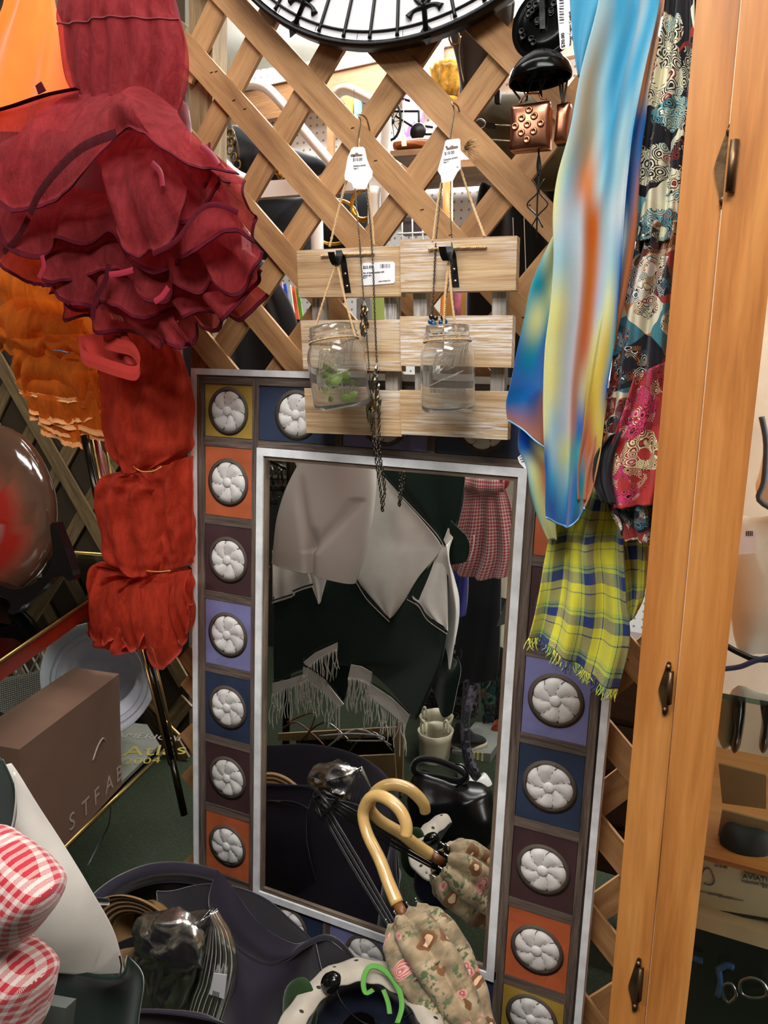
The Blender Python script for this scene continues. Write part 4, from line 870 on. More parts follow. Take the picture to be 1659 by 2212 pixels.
ruffle(pet, [(40, 330), (160, 400), (300, 420), (420, 380), (470, 350)], [(-30, 440), (10, 530), (80, 545), (150, 520), (230, 510), (290, 560), (360, 585), (430, 540), (500, 505), (541, 530)], -.16, -.225, BUR, RIB, 6, .013, 5)
ruffle(pet, [(300, 270), (380, 290), (430, 330)], [(330, 520), (400, 470), (450, 430), (500, 380), (540, 440), (541, 520)], -.18, -.235, BUR, RIB, 4, .012, 6)
ruffle(pet, [(235, 290), (300, 280), (360, 290)], [(232, 400), (250, 470), (285, 540), (330, 553), (365, 540), (392, 480), (400, 410)], -.2, -.25, BUR, RIB, 3, .010, 7, bul=.03)
ruffle(pet, [(150, 205), (210, 200), (275, 196), (300, 185), (340, 205), (385, 240)], [(-30, 430), (12, 468), (60, 462), (110, 440), (170, 388), (235, 312), (290, 276), (345, 292), (395, 340), (445, 372), (505, 385)], -.19, -.27, BUR, RIB, 2, .012, 8, rw=.006, bul=.03)
ruffle(pet, [(0, 240), (60, 222), (120, 200), (168, 190)], [(-30, 430), (10, 380), (60, 330), (110, 300), (170, 260)], -.2, -.215, BUR, None, 2, .006, 9, bul=.0)
tube(pts([(-20, 242, -.205), (30, 228, -.21), (100, 205, -.212), (168, 191, -.21)], -.21), .006, 8, flat=.2).build('hem_ribbon', RIB, pet)
prism([(76, 185), (88, 176), (98, 195), (82, 203)], -.215, .002).build('ribbon_loop', RIB, pet)
ruffle(pet, [(380, 300), (410, 320), (425, 345)], [(420, 470), (450, 400), (470, 340), (452, 311)], -.2, -.22, BUR, RIB, 1.5, .006, 10, bul=.01)
ruffle(pet, [(250, 640), (320, 660), (380, 650)], [(330, 752), (360, 742), (395, 756), (412, 735)], -.15, -.17, BUR, RIB, 2, .006, 12, nu=40)
BURT = organza('burgundy_ribbon_sheer', '#43101a', .62)
def rband(l, w_, Y, mat, nm_='ribbon_band'):
    C = catmull(pts(l, Y), 6); v = []
    for i, p in enumerate(C):
        t = (C[min(i+1, len(C)-1)]-C[max(i-1, 0)]).normalized(); n_ = t.cross(Vector((0, 1, 0))).normalized()*(w_/2); v += [p-n_, p+Vector((0, -.001, 0)), p+n_]
    MB().add(v, [(i*3+j, i*3+3+j, i*3+4+j, i*3+1+j) for i in range(len(C)-1) for j in (0, 1)]).build(nm_, mat, pet)
rband([(64, 462, -.30), (84, 420, -.305), (120, 372, -.31), (165, 328, -.31), (205, 305, -.31), (252, 288, -.305)], .014, -.3, BURT)
rband([(8, 545, -.24), (40, 510, -.24), (62, 470, -.24)], .012, -.24, BURT)
rband([(330, 548, -.262), (380, 520, -.265), (430, 455, -.262), (470, 442, -.26), (515, 460, -.255)], .008, -.26, RIB)
rband([(200, 690, -.215), (205, 650, -.22), (228, 605, -.22), (235, 570, -.22)], .011, -.22, RIB)
HL = M('pink_satin_highlight', '#8c2638', .3)  # satin highlights on the ribbons, put in as pink strips
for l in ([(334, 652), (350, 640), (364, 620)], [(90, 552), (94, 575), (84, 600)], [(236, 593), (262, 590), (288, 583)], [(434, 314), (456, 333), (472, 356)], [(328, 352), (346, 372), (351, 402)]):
    rband([(x, y, -.268) for x, y in l], .009, -.268, HL, 'ribbon_highlight')
# ---------------------------------------------------------------- orange dress
OSAT = cloth('orange_satin', '#ff7a33', .4, .3, 200, .4); OORG = organza('orange_organza', '#e0731c', .62); ORIB = M('peach_ribbon', '#eda56b', .35, var=.05)
od = thing('dress', 'bright orange satin dress with a tulle skirt bundled up at far left', 'dress', U(110, 965, -.12))
net([[(15, -40), (60, -40), (95, -40), (122, -40)], [(8, 20), (50, 20), (95, 20), (128, 20)], [(-20, 80), (40, 90), (100, 90), (150, 90)], [(-40, 160), (40, 170), (110, 160), (160, 165)], [(-50, 290), (30, 290), (110, 290), (180, 280)]], 50, 60,
    lambda u, v: (0, .02*math.sin(math.pi*u)+.010*nz1(u*5+v*2, 1)+.006*math.sin(u*14+v*5)*v, 0), Y=-.13).build('satin_bodice', OSAT, od)
pillow([(10, 560), (80, 560), (150, 600), (230, 640), (240, 760), (235, 860), (180, 905), (80, 860), (35, 800), (40, 740), (0, 700)], .02, .04, rings=6, nz=.01, nsc=14).build('skirt_core', cloth('orange_lining', '#a85a18', .8), od)
for i, (a, b) in enumerate((([(20, 540), (90, 560), (180, 600)], [(0, 680), (60, 720), (130, 690), (240, 740)]), ([(40, 640), (120, 650), (200, 660)], [(-20, 720), (30, 760), (110, 762), (220, 770)]), ([(0, 690), (100, 720), (200, 720)], [(-10, 750), (60, 770), (150, 775), (232, 790)]), ([(60, 740), (130, 745), (220, 740)], [(32, 790), (60, 850), (140, 872), (234, 870)]))):
    ruffle(od, a, b, -.02, -.03, OORG, None, 3+i, .012, 20+i, nu=60, bul=.03)
for i, (l, r) in enumerate((([(42, 848), (100, 862), (160, 868), (232, 858)], 0), ([(64, 890), (120, 912), (175, 912), (234, 885)], 1), ([(66, 905), (130, 922), (234, 942)], 2), ([(85, 920), (150, 945), (230, 950)], 3), ([(90, 935), (140, 960), (180, 968)], 4))):
    m = ruffle(od, [(p[0]*.8+25, 800) for p in l], l, -.02, -.035+i*.006, OORG, ORIB, 1, .003, 30+i, nu=40, rw=.012, bul=.015)
tag(tube(pts([(118, 757), (132, 758), (148, 762)], -.075), .004, 8, flat=.3).build('blue_clip', M('blue_tag', '#5b7d9c')), 'small blue clip holding the orange tulle bundle', 'clip')
# ---------------------------------------------------------------- red orange bundled skirt
RED = organza('scarlet_organza', '#c03c24', .62); REDD = cloth('scarlet_lining', '#9c2a18', .7, .15); SAT = M('scarlet_satin_ribbon', '#9c2a1c', .7, var=.2)
rd = thing('skirt', 'scarlet organza skirt rolled up and tied with two thin bands beside the mirror', 'skirt', U(300, 1440, -.1))
def body(rows, Y, seed, k=7, bul=.05, am=.006, mat=RED, nu=90, nv=110, nm_='gathered_roll'):
    f = lambda u, v: (nz1(u*4+v*2, seed)*.004, bul*math.sqrt(max(0, 1-(2*u-1)**2))+am*math.sin(u*k*6.28*.5+3*nz1(v*4+u, seed))+.006*noise.noise(Vector((u*5, v*9, seed))), 0)
    return net(rows, nu, nv, f, Y=Y).build(nm_, mat, rd)
L1 = [[(240, 690), (310, 700), (385, 720)], [(235, 780), (310, 780), (400, 770)], [(232, 850), (320, 850), (418, 850)], [(240, 930), (320, 930), (418, 930)], [(258, 975), (320, 985), (410, 975)], [(288, 1012), (320, 1018), (352, 1010)]]
L2 = [[(286, 1014), (320, 1020), (352, 1012)], [(235, 1030), (300, 1040), (365, 1050)], [(222, 1080), (290, 1080), (360, 1080)], [(238, 1150), (300, 1150), (372, 1150)], [(245, 1200), (310, 1205), (380, 1205)], [(296, 1230), (330, 1236), (365, 1233)]]
L3 = [[(345, 1005), (385, 1000), (418, 985)], [(345, 1060), (385, 1060), (421, 1060)], [(355, 1120), (390, 1120), (421, 1120)], [(365, 1180), (395, 1180), (421, 1180)], [(360, 1232), (390, 1225), (421, 1215)]]
L4 = [[(300, 1233), (330, 1237), (365, 1234)], [(212, 1215), (300, 1250), (400, 1230)], [(208, 1290), (300, 1290), (418, 1270)], [(203, 1340), (300, 1340), (418, 1320)], [(205, 1370), (290, 1400), (410, 1365)]]
for r in (L1, L2, L3, L4):
    body([[(x*.94+.06*sum(p[0] for p in q)/3, y) for x, y in q] for q in r], -.0, 3, bul=.03, mat=REDD, nu=30, nv=30, nm_='lining')
body(L3, -.02, 5, 4, .035); body(L1, -.025, 1, 7); body(L2, -.025, 2, 6); body(L4, -.02, 4, 9, .04, .010)
for i, (a, b) in enumerate((([(215, 1230), (260, 1250), (310, 1250)], [(198, 1365), (222, 1392), (250, 1375), (300, 1402), (330, 1340)]), ([(280, 1240), (330, 1240), (380, 1240)], [(232, 1392), (262, 1408), (290, 1395), (345, 1440), (388, 1400), (385, 1330)]), ([(340, 1240), (380, 1235), (415, 1230)], [(345, 1420), (388, 1396), (405, 1370), (420, 1300)]))):
    ruffle(rd, a, b, -.05, -.062, RED, SAT, 4, .010, 40+i, nu=60, bul=.02)
TB = M('gold_elastic', '#c9853f', .4)
tube(pts([(289, 1008, -.075), (305, 1018, -.078), (330, 1018, -.08), (349, 1008, -.075)], -.078), .0014, 6).build('tie_band', TB, rd); tube(pts([(316, 1233, -.075), (340, 1235, -.078), (368, 1233, -.075)], -.078), .0014, 6).build('tie_band', TB, rd)
WB = cloth('coral_elastic', '#a5302a', .95, 0, 400, .05, bump=.6)
m = MB()
wb = pts([(172, 742, -.17), (180, 770, -.175), (215, 785, -.18), (260, 800, -.185), (293, 806, -.18), (302, 785, -.175), (285, 755, -.17), (250, 745, -.165), (225, 735, -.165), (240, 715, -.165), (255, 705, -.16)], -.17)
wb = catmull(wb, 10); v = []
for p in wb: v += [p+Vector((0, 0, .012)), p+Vector((0, -.001, 0)), p-Vector((0, 0, .012))]
MB().add(v, [(i*3+j, i*3+j+1, i*3+4+j, i*3+3+j) for i in range(len(wb)-1) for j in (0, 1)]).build('waistband', WB, rd, smooth=False, solid=.0012)
net([[(170, 735), (215, 715), (265, 700)], [(180, 760), (235, 750), (290, 740)], [(200, 780), (250, 785), (300, 790)]], 24, 20, lambda u, v: .012*math.sin(u*9), Y=-.15).build('waist_facing', WB, rd, solid=.001)
# ---------------------------------------------------------------- shelf unit on the left
BRS = M('brass', '#8a7444', .3, .9, var=.2); DKB = M('dark_chrome', '#26221c', .2, .8)
et = thing('shelf_unit', 'brass and glass shelf unit with red edged top shelf behind the scarlet skirt', 'shelf', (-.4, .1, FL))
zs = .90
Q = [H(-30, 1440, zs), H(268, 1240, zs), H(246, 1200, zs), H(-100, 1172, zs)]
SG = glassm('smoked_shelf_glass', (.75, .82, .78), 0, 1.4, True, .8)
prism3(Q, Vector((0, 0, -.006))).build('shelf_glass', SG, et, smooth=False)
a, b = Q[0], Q[1]; n = Vector(((b-a).y, -(b-a).x, 0)).normalized()
REDW = M('red_lacquer', '#7d2212', .35, var=.2)
hexa([a-n*.004+Vector((0, 0, -.034)), b-n*.004+Vector((0, 0, -.034)), b-n*.004+Vector((0, 0, -.006)), a-n*.004+Vector((0, 0, -.006))], n*.012).build('red_edge', REDW, et, smooth=False)
tube([a+n*.009, b+n*.009], .0035, 8, 1).build('brass_rail', BRS, et); tube([Q[2], Q[3]], .004, 8, 1).build('brass_rail', BRS, et)
for l, Y, r, m_ in (([(182, 940), (244, 1235)], -.02, .008, DKB), ([(206, 940), (262, 1210)], .02, .008, REDW), ([(196, 940), (254, 1220)], .0, .0035, BRS), ([(224, 940), (270, 1190)], .03, .003, BRS), ([(316, 1400), (372, 1650)], .0, .0075, DKB), ([(306, 1400), (366, 1650)], -.01, .003, BRS), ([(328, 1400), (384, 1640)], .01, .003, BRS), ([(118, 1330), (150, 1480)], .15, .004, BRS), ([(132, 1330), (163, 1470)], .15, .006, DKB), ([(372, 1640), (398, 1760)], .0, .0075, DKB)):
    tube([U(*l[0], Y), U(*l[1], Y)], r, 10, 1).build('post', m_, et)
Z2 = .5
Q2 = [H(100, 1868, Z2), H(388, 1590, Z2), H(300, 1500, Z2), H(-60, 1500, Z2)]
prism3(Q2, Vector((0, 0, -.008))).build('shelf_glass', SG, et, smooth=False)
tube([Q2[0], Q2[1]], .005, 8, 1).build('brass_rail', BRS, et); tube([Q2[1], Q2[2]], .005, 8, 1).build('brass_rail', BRS, et)
# carton
CARB = M('brown_carton', '#694f40', .8, var=.06, bump=.08)
C = H(263, 1697, Z2+.004); D = H(130, 1838, Z2+.004); dd = (D-C).normalized(); zt = U(248, 1453, C.y).z; Bk = H(160, 1442, zt); tp = Vector((C.x, C.y, zt)); off = Bk-tp; off = Vector((off.x, off.y, 0)); E_ = C+dd*.34
bx_ = thing('shoe_box', 'large plain brown carton with thin white capital letters standing on the lower shelf', 'box', C)
prism3([C, E_, Vector((E_.x, E_.y, zt)), tp], off).build('carton_body', CARB, bx_, smooth=False)
rt = -dd; fn = rt.cross(Vector((0, 0, 1)))
if fn.dot(CAM-C) < 0: fn = -fn
WL = M('white_box_print', '#9a8d82', .7)
for i, ch in enumerate(('S', 'T', 'F', 'A', 'B')):
    text('print', ch, C+dd*(.205-.045*i)*1.0+Vector((0, 0, .018))+fn*.001, rt, (0, 0, 1), .048, WL, bx_, ext=.0002)
tube([C+dd*.115+Vector((0, 0, .115))+fn*.001, C+dd*.095+Vector((0, 0, .135))+fn*.001, C+dd*.075+Vector((0, 0, .142))+fn*.001, C+dd*.065+Vector((0, 0, .132))+fn*.001], .0016, 6).build('handle_mark', WL, bx_)
at = thing('atlas_book', 'road atlas with yellow title lying on the glass shelf beside the carton', 'book', H(310, 1640, Z2))
AQ = [H(255, 1700, Z2+.006), H(345, 1612, Z2+.006), H(318, 1568, Z2+.006), H(240, 1560, Z2+.006)]
prism3([q+Vector((0, 0, .004)) for q in AQ], Vector((0, 0, -.008))).build('cover', M('atlas_cover', '#5d5f58', .5), at, smooth=False)
def ht(s, x0, y0, x1, y1, h, m_, par):
    z = Z2+.0108; a = H(x0, y0, z); b = H(x1, y1, z); u = H(x0-3, y0-h, z)-a; text('title', s, a, b-a, u, u.length*1.25, m_, par)
ht('Atlas', 262, 1634, 312, 1632, 24, M('yellow_print', '#7d742c'), at); ht('2004', 266, 1652, 302, 1650, 14, M('yellow_print', '#7d742c'), at); ht('AMERICAN', 245, 1592, 296, 1595, 11, M('pale_print', '#7b766c'), at)
sh = thing('sun_hat', 'white cotton sun hat leaning behind the carton', 'hat', U(220, 1560, .08))
hc = U(216, 1465, .06); hax = Vector((.45, -.85, .25)); Rh = W2(125, 308, 1460, .06)/2
HW = cloth('white_cotton', '#b9bcc6', .85, .05)
lathe([(Rh, -.01), (Rh*.9, .0), (Rh*.62, .01), (Rh*.56, .03), (Rh*.5, .07), (Rh*.3, .085), (0, .088)], hc, -hax, 48, wob=lambda a, i: 1+.03*math.sin(3*a)).build('hat_body', HW, sh, solid=.002)
for r in (.95, .85, .75): torus(hc+hax*.002, hax, Rh*r, .0008, 40, 5).build('stitching', M('stitch_grey', '#8f929b'), sh)
# wicker chair
wk = thing('wicker_chair', 'white wicker chair with diamond lattice panel under the glass shelf', 'chair', U(60, 1560, .15))
WI = M('white_wicker', '#a9a9a4', .6, bump=.5, bs=120)
Yw = .12
for i in range(7):
    x = -30+i*26; tube([U(x, 1330, Yw), U(x+80, 1480, Yw)], .003, 6, 1, flat=.5).build('lattice_strip', WI, wk); tube([U(x+30, 1330, Yw-.004), U(x-50, 1480, Yw-.004)], .003, 6, 1, flat=.5).build('lattice_strip', WI, wk)
tube(pts([(70, 1200), (88, 1260), (96, 1330), (112, 1400), (125, 1455), (120, 1500)], Yw-.01), .012, 10).build('rim', WI, wk)
def wicker():
    t = NT('woven_wicker'); o = t.co(); wv = t.n('ShaderNodeTexWave', bands_direction='Z'); wv.inputs['Scale'].default_value = 60; wv.inputs['Distortion'].default_value = 2; t.l(o, wv.inputs[0])
    w2 = t.n('ShaderNodeTexWave', bands_direction='X'); w2.inputs['Scale'].default_value = 40; t.l(o, w2.inputs[0])
    h = t.math('MULTIPLY', wv.outputs['Fac'], w2.outputs['Fac']); b = t.p(Base_Color=t.ramp(h, [(.1, hx('#5c5a50')), (.5, hx('#aaa99e'))]), Roughness=.7); t.bump(h, .8, b, .004); return t.done(b)
WOV = wicker()
net([[(-30, 1470), (60, 1455), (130, 1430)], [(-30, 1560), (60, 1530), (130, 1480)], [(-30, 1640), (60, 1600), (120, 1560)]], 12, 12, Y=Yw-.02).build('woven_seat', WOV, wk, solid=.01)
net([[(-30, 1200), (40, 1210), (90, 1260)], [(-30, 1330), (40, 1330), (96, 1330)]], 12, 12, Y=Yw).build('woven_back', WOV, wk, solid=.01)
# glazed plate on a stand
GLZ = NT('brown_glaze'); a_n = GLZ.n('ShaderNodeAttribute', attribute_name='dye'); bb = GLZ.p(Base_Color=a_n.outputs['Color'], Roughness=.12, Coat_Weight=.6); GLZ.bump(GLZ.noise(GLZ.co(), 30, 2), .3, bb, .004); GLZ = GLZ.done(bb)
YV = -.12
pl = pillow([(-10, 915), (50, 945), (95, 1010), (117, 1090), (112, 1180), (85, 1240), (40, 1278), (-10, 1285), (-80, 1250), (-120, 1180), (-130, 1090), (-105, 990), (-60, 930)], YV, .05, rings=9, sm=5)
cP = U(20, 1130, YV)
RC_ = [hx(c) for c in ('#7a6c68', '#8a2018', '#8a2018', '#7a3a2c', '#5a3a2c', '#4a3428')]
pl.c = [RC_[min(5, int(math.hypot((p.x-cP.x), (p.z-cP.z)*.8)/.022))] for p in pl.v]
pv = thing('glazed_vase', 'glossy brown and red glazed round vase on a black stand at left edge', 'vase', U(20, 1280, YV))
pl.build('vase_body', GLZ, pv)
K2 = lambda l: [(x/3.69, 880+y/3.69) for x, y in l]
st_ = prism(K2([(398, 940), (425, 915), (445, 940), (470, 1010), (520, 1130), (560, 1260), (582, 1340), (575, 1375), (540, 1385), (500, 1345), (450, 1340), (400, 1385), (340, 1450), (250, 1520), (180, 1580), (130, 1640), (85, 1650), (60, 1622), (82, 1590), (70, 1545), (0, 1500), (-120, 1470), (-120, 1400), (0, 1415), (80, 1448), (170, 1445), (270, 1400), (370, 1320), (408, 1230), (418, 1130), (405, 1010)]), YV-.07, .018, sm=2)
tag(st_.build('plate_stand', M('black_lacquer', '#0b0709', .25), bevel=.003), 'black curved display stand holding the glazed vase', 'stand')
tag(tube([H(190, 1870, .2), H(215, 1820, .25), H(235, 1780, .35), H(240, 1740, .4)], .0022, 6).build('cable', M('grey_cord', '#8a8d90')), 'thin grey power cord hanging under the lower shelf', 'cord')
# ---------------------------------------------------------------- white and green poncho, direct side
WOOL = cloth('cream_wool', '#d6d2cb', .95, .08, 700, .5); GRN = cloth('dark_green_wool', '#0d2018', .95, .0, 700, .4); BLW = cloth('black_wool', '#0b0d0c', .95, 0)
pon = thing('poncho', 'cream and dark green wool poncho with white fringe on a display form at lower left', 'poncho', V(800, 1500, .64))
net([[(-60, 1600, -.70), (-20, 1640, -.69), (20, 1650, -.665)], [(-60, 1700, -.69), (20, 1702, -.665), (66, 1715, -.652)], [(-60, 1810, -.68), (60, 1803, -.66), (128, 1812, -.634)], [(-60, 1920, -.68), (100, 1912, -.655), (192, 1915, -.614)], [(-60, 2010, -.67), (120, 2010, -.645), (243, 2010, -.588)], [(-60, 2040, -.66), (100, 2076, -.635), (268, 2103, -.570)]], 50, 60, lambda u, v: .012*math.sin(u*3.14)+.003*nz1(u*5+v*3, 3)).build('cream_panel', WOOL, pon, solid=.004)
net([[(-60, 1560), (0, 1640), (4, 1640)], [(-60, 1680), (0, 1680), (30, 1700)], [(-60, 1740), (0, 1740), (34, 1755)], [(-60, 1802), (0, 1803), (26, 1799)]], 20, 20, Y=-.702).build('green_panel', GRN, pon, solid=.003)
net([[(-60, 2030, -.68), (100, 2070, -.63), (262, 2100, -.585), (276, 2064, -.578)], [(-60, 2120, -.68), (100, 2120, -.63), (265, 2125, -.565), (309, 2112, -.57)], [(-60, 2200, -.68), (100, 2200, -.63), (260, 2200, -.565), (300, 2200, -.57)], [(-60, 2290, -.68), (100, 2290, -.63), (260, 2290, -.565), (290, 2290, -.57)]], 40, 30, lambda u, v: .010*math.sin(u*3.14)).build('green_panel', GRN, pon, solid=.004)
for l in ([(31, 1668), (35, 1720), (30, 1770), (22, 1800)],): tube(pts(l, -.708), .0010, 6).build('edge_line', WOOL, pon)
tube(pts([(258, 2065), (262, 2085), (259, 2106)], -.595), .0012, 6).build('edge_line', BLW, pon)
GH = plaid('red_gingham', 0, [(0, hx('#8c1f2a')), (.55, hx('#a39893'))], 0, ns=9)
ging = thing('gingham_dress', 'red and white gingham ruffled dress beside the poncho', 'dress', V(1050, 1245, .86), None)
def uvsc(m, s, rot=.5):
    m.uv = [((u*math.cos(rot)-w_*math.sin(rot))*s, (u*math.sin(rot)+w_*math.cos(rot))*s) for u, w_ in m.uv]; return m
for o_ in ([(-50, 1800), (0, 1812), (50, 1850), (100, 1905), (112, 1930), (105, 1968), (70, 2010), (45, 2035), (0, 2045), (-50, 2040)], [(-50, 2030), (0, 2036), (40, 2060), (78, 2105), (84, 2135), (75, 2185), (50, 2250), (-50, 2260)]):
    uvsc(pillow(o_, -.87, .03, rings=7, nz=.003, nsc=26), 170, .45).build('ruffle_hem', GH, ging)
tag(slab([(88, 2168), (142, 2178), (128, 2300), (60, 2300)], -.76, .012).build('grey_bin', M('grey_plastic', '#4a4f4d', .4), smooth=False, bevel=.003), 'corner of a grey plastic bin under the poncho', 'bin')
# ---------------------------------------------------------------- plum hat basket, hats
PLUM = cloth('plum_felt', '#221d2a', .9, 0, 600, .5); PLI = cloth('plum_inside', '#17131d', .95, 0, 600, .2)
tub = thing('felt_basket', 'big dark plum felt basket with floppy curled rim in front of the mirror', 'basket', U(560, 2150, -.3))
net([[(470, 1877, -.165), (505, 1920, -.17), (542, 1975, -.17), (585, 2014, -.17), (632, 2038, -.17), (659, 2036, -.172)], [(458, 1930, -.18), (500, 1975, -.19), (540, 2018, -.19), (585, 2050, -.19), (630, 2056, -.185), (659, 2042, -.178)], [(457, 1970, -.19), (498, 2030, -.2), (536, 2062, -.2), (581, 2080, -.2), (620, 2068, -.19), (659, 2046, -.182)]], 50, 24, lambda u, v: .008*math.sin(v*3.14)).build('rim_flap', PLUM, tub, solid=.003)
rimP = pts([(457, 1972, -.19), (498, 2032, -.2), (536, 2064, -.2), (581, 2082, -.2), (620, 2070, -.19), (659, 2042, -.18), (698, 2025, -.15), (731, 2036, -.12), (762, 2071, -.10), (790, 2110, -.10)], -.18)
tube(rimP, .005, 8).build('rolled_rim', PLUM, tub)
net([[(457, 1975, -.19), (536, 2066, -.2), (620, 2070, -.19), (698, 2028, -.15), (762, 2075, -.10), (800, 2130, -.09)], [(470, 2100, -.24), (540, 2140, -.25), (620, 2150, -.2), (700, 2140, -.12), (770, 2170, -.08), (810, 2200, -.07)], [(470, 2330, -.28), (540, 2330, -.3), (620, 2330, -.2), (700, 2330, -.1), (770, 2330, -.07), (820, 2330, -.06)]], 50, 40, lambda u, v: .01*nz1(u*4+v*3, 2)).build('basket_wall', PLUM, tub, solid=.003)
# wall facing the mirror
net([[(560, 1738, .17), (590, 1735, .17), (640, 1722, .17), (700, 1722, .17), (770, 1738, .172), (820, 1775, .172), (856, 1815, .17)], [(560, 1850, .16), (590, 1840, .16), (650, 1830, .16), (720, 1835, .16), (780, 1850, .16), (830, 1870, .16), (862, 1890, .16)], [(560, 1960, .13), (590, 1960, .13), (650, 1975, .13), (720, 1990, .13), (780, 2000, .13), (830, 2010, .13), (862, 2020, .13)]], 40, 30, lambda u, v: .006*nz1(u*4+v*2, 8), f=V).build('basket_wall', PLUM, tub, solid=.003)
# left rim arcs and inside
rim2 = [(470, 1880, -.165), (430, 1868, -.16), (380, 1862, -.16), (320, 1867, -.17), (260, 1890, -.19), (215, 1920, -.22), (185, 1955, -.25), (165, 2020, -.3)]
net([rim2, [(470, 1905, -.17), (430, 1893, -.17), (380, 1888, -.17), (322, 1893, -.18), (265, 1914, -.2), (222, 1945, -.23), (195, 1985, -.26), (180, 2040, -.31)], [(468, 1935, -.165), (430, 1915, -.165), (380, 1908, -.165), (325, 1912, -.17), (270, 1932, -.19), (230, 1965, -.22), (205, 2005, -.25), (195, 2060, -.3)]], 50, 12, lambda u, v: .006*math.sin(v*6)).build('rim_flap', PLUM, tub, solid=.003)
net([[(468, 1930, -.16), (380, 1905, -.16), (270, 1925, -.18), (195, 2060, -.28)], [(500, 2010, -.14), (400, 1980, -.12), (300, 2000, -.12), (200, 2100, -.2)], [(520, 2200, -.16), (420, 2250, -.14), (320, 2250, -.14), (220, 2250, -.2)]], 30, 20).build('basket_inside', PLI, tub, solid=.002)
# rim nearest the camera, seen only in the mirror
net([[(540, 1612, .46), (590, 1611, .46), (660, 1608, .46), (730, 1618, .46), (790, 1640, .44), (835, 1675, .40), (862, 1722, .36), (868, 1780, .32)], [(540, 1628, .45), (590, 1627, .45), (660, 1624, .45), (726, 1634, .45), (783, 1656, .43), (823, 1688, .39), (846, 1730, .35), (850, 1785, .32)], [(540, 1760, .40), (590, 1760, .40), (660, 1760, .40), (720, 1765, .40), (770, 1780, .38), (810, 1795, .35), (835, 1810, .32), (845, 1830, .30)]], 50, 26, f=V).build('basket_wall', PLUM, tub, solid=.003)
# straw hat
STR = NT('straw_weave'); wv = STR.n('ShaderNodeTexWave', wave_type='RINGS', rings_direction='Y'); wv.inputs['Scale'].default_value = 34; wv.inputs['Distortion'].default_value = .8; STR.l(STR.co(), wv.inputs[0])
bb = STR.p(Base_Color=STR.ramp(wv.outputs['Fac'], [(.2, hx('#3d2c19')), (.7, hx('#8b6a40'))]), Roughness=.7); STR.bump(wv.outputs['Fac'], .7, bb, .003); STR = STR.done(bb)
shc = U(292, 2050, -.24); Rs = W2(200, 386, 2050, -.24)/2
sth = thing('straw_hat', 'brown straw hat with ringed weave lying inside the plum basket', 'hat', shc)
lathe([(Rs, -.006), (Rs*.97, .0), (Rs*.8, .004), (Rs*.62, .008), (Rs*.52, .02), (Rs*.48, .06), (Rs*.4, .078), (Rs*.2, .085), (0, .085)], shc, Vector((-.1, .72, .0)), 56, e=(1, 1.05)).build('hat_body', STR, sth, solid=.002)
# silver hat
SIL = M('crumpled_silver', '#e2e0dc', .24, 1, var=.12, vs=18, bump=.8, bs=30)
sv = thing('silver_hat', 'crumpled metallic silver bucket hat with a stitched brim on the plum basket', 'hat', U(400, 2200, -.26))
def crum(u, v): return (0, .03*math.sin(math.pi*u)+.012*noise.noise(Vector((u*4, v*5, 2)))+.006*noise.noise(Vector((u*11, v*12, 5))), 0)
net([[(455, 1965), (462, 1963), (470, 1962)], [(400, 1975), (440, 1985), (458, 1990)], [(345, 1995), (400, 2010), (448, 2025)], [(300, 2040), (370, 2050), (438, 2070)], [(286, 2066), (360, 2090), (430, 2110)], [(300, 2120), (360, 2140), (415, 2165)], [(298, 2180), (350, 2190), (400, 2215)], [(296, 2290), (340, 2290), (388, 2290)]], 60, 70, crum, Y=-.255).build('crown', SIL, sv, solid=.001)
pillow([(672, 1665), (700, 1648), (745, 1652), (775, 1670), (780, 1712), (775, 1728), (735, 1722), (690, 1720), (668, 1700)], .29, .03, f=V, rings=8, nz=.012, nsc=45).build('crown', SIL, sv)
net([[(622, 1715), (650, 1705), (685, 1692)], [(624, 1726), (655, 1724), (690, 1722)]], 24, 10, lambda u, v: .01*math.sin(u*3.1), Y=.28, f=V).build('brim', SIL, sv, solid=.002)
mBr = net([[(462, 1962), (466, 1962), (470, 1966)], [(455, 2000), (478, 2002), (500, 2020)], [(445, 2050), (478, 2055), (512, 2070)], [(432, 2110), (470, 2110), (508, 2120)], [(412, 2170), (450, 2170), (490, 2185)], [(385, 2290), (420, 2290), (455, 2290)]], 50, 60, lambda u, v: .014*math.sin(u*3.14)+.0016*math.sin(u*50)+.003*nz1(v*9, 2), Y=-.262); mBr.build('brim', SIL, sv, solid=.001)
for k in range(1, 8):
    i = int(k/8*50); tube([mBr.v[j*mBr.S+i]+Vector((0, -.0012, 0)) for j in range(0, 61, 3)], .0007, 4, 2).build('stitching', M('pale_thread', '#d2cfc6', .7), sv)
stk = prism([(462, 2102), (490, 2106), (484, 2158), (452, 2148)], -.2815, .0008).build('price_sticker', WHITE, sv, smooth=False)
for i in range(5): slab([(460+i*3, 2140+i), (461.5+i*3, 2140+i), (460+i*3, 2152+i), (458.5+i*3, 2152+i)], -.2822, .0003).build('barcode_line', BLACKI, stk, smooth=False)
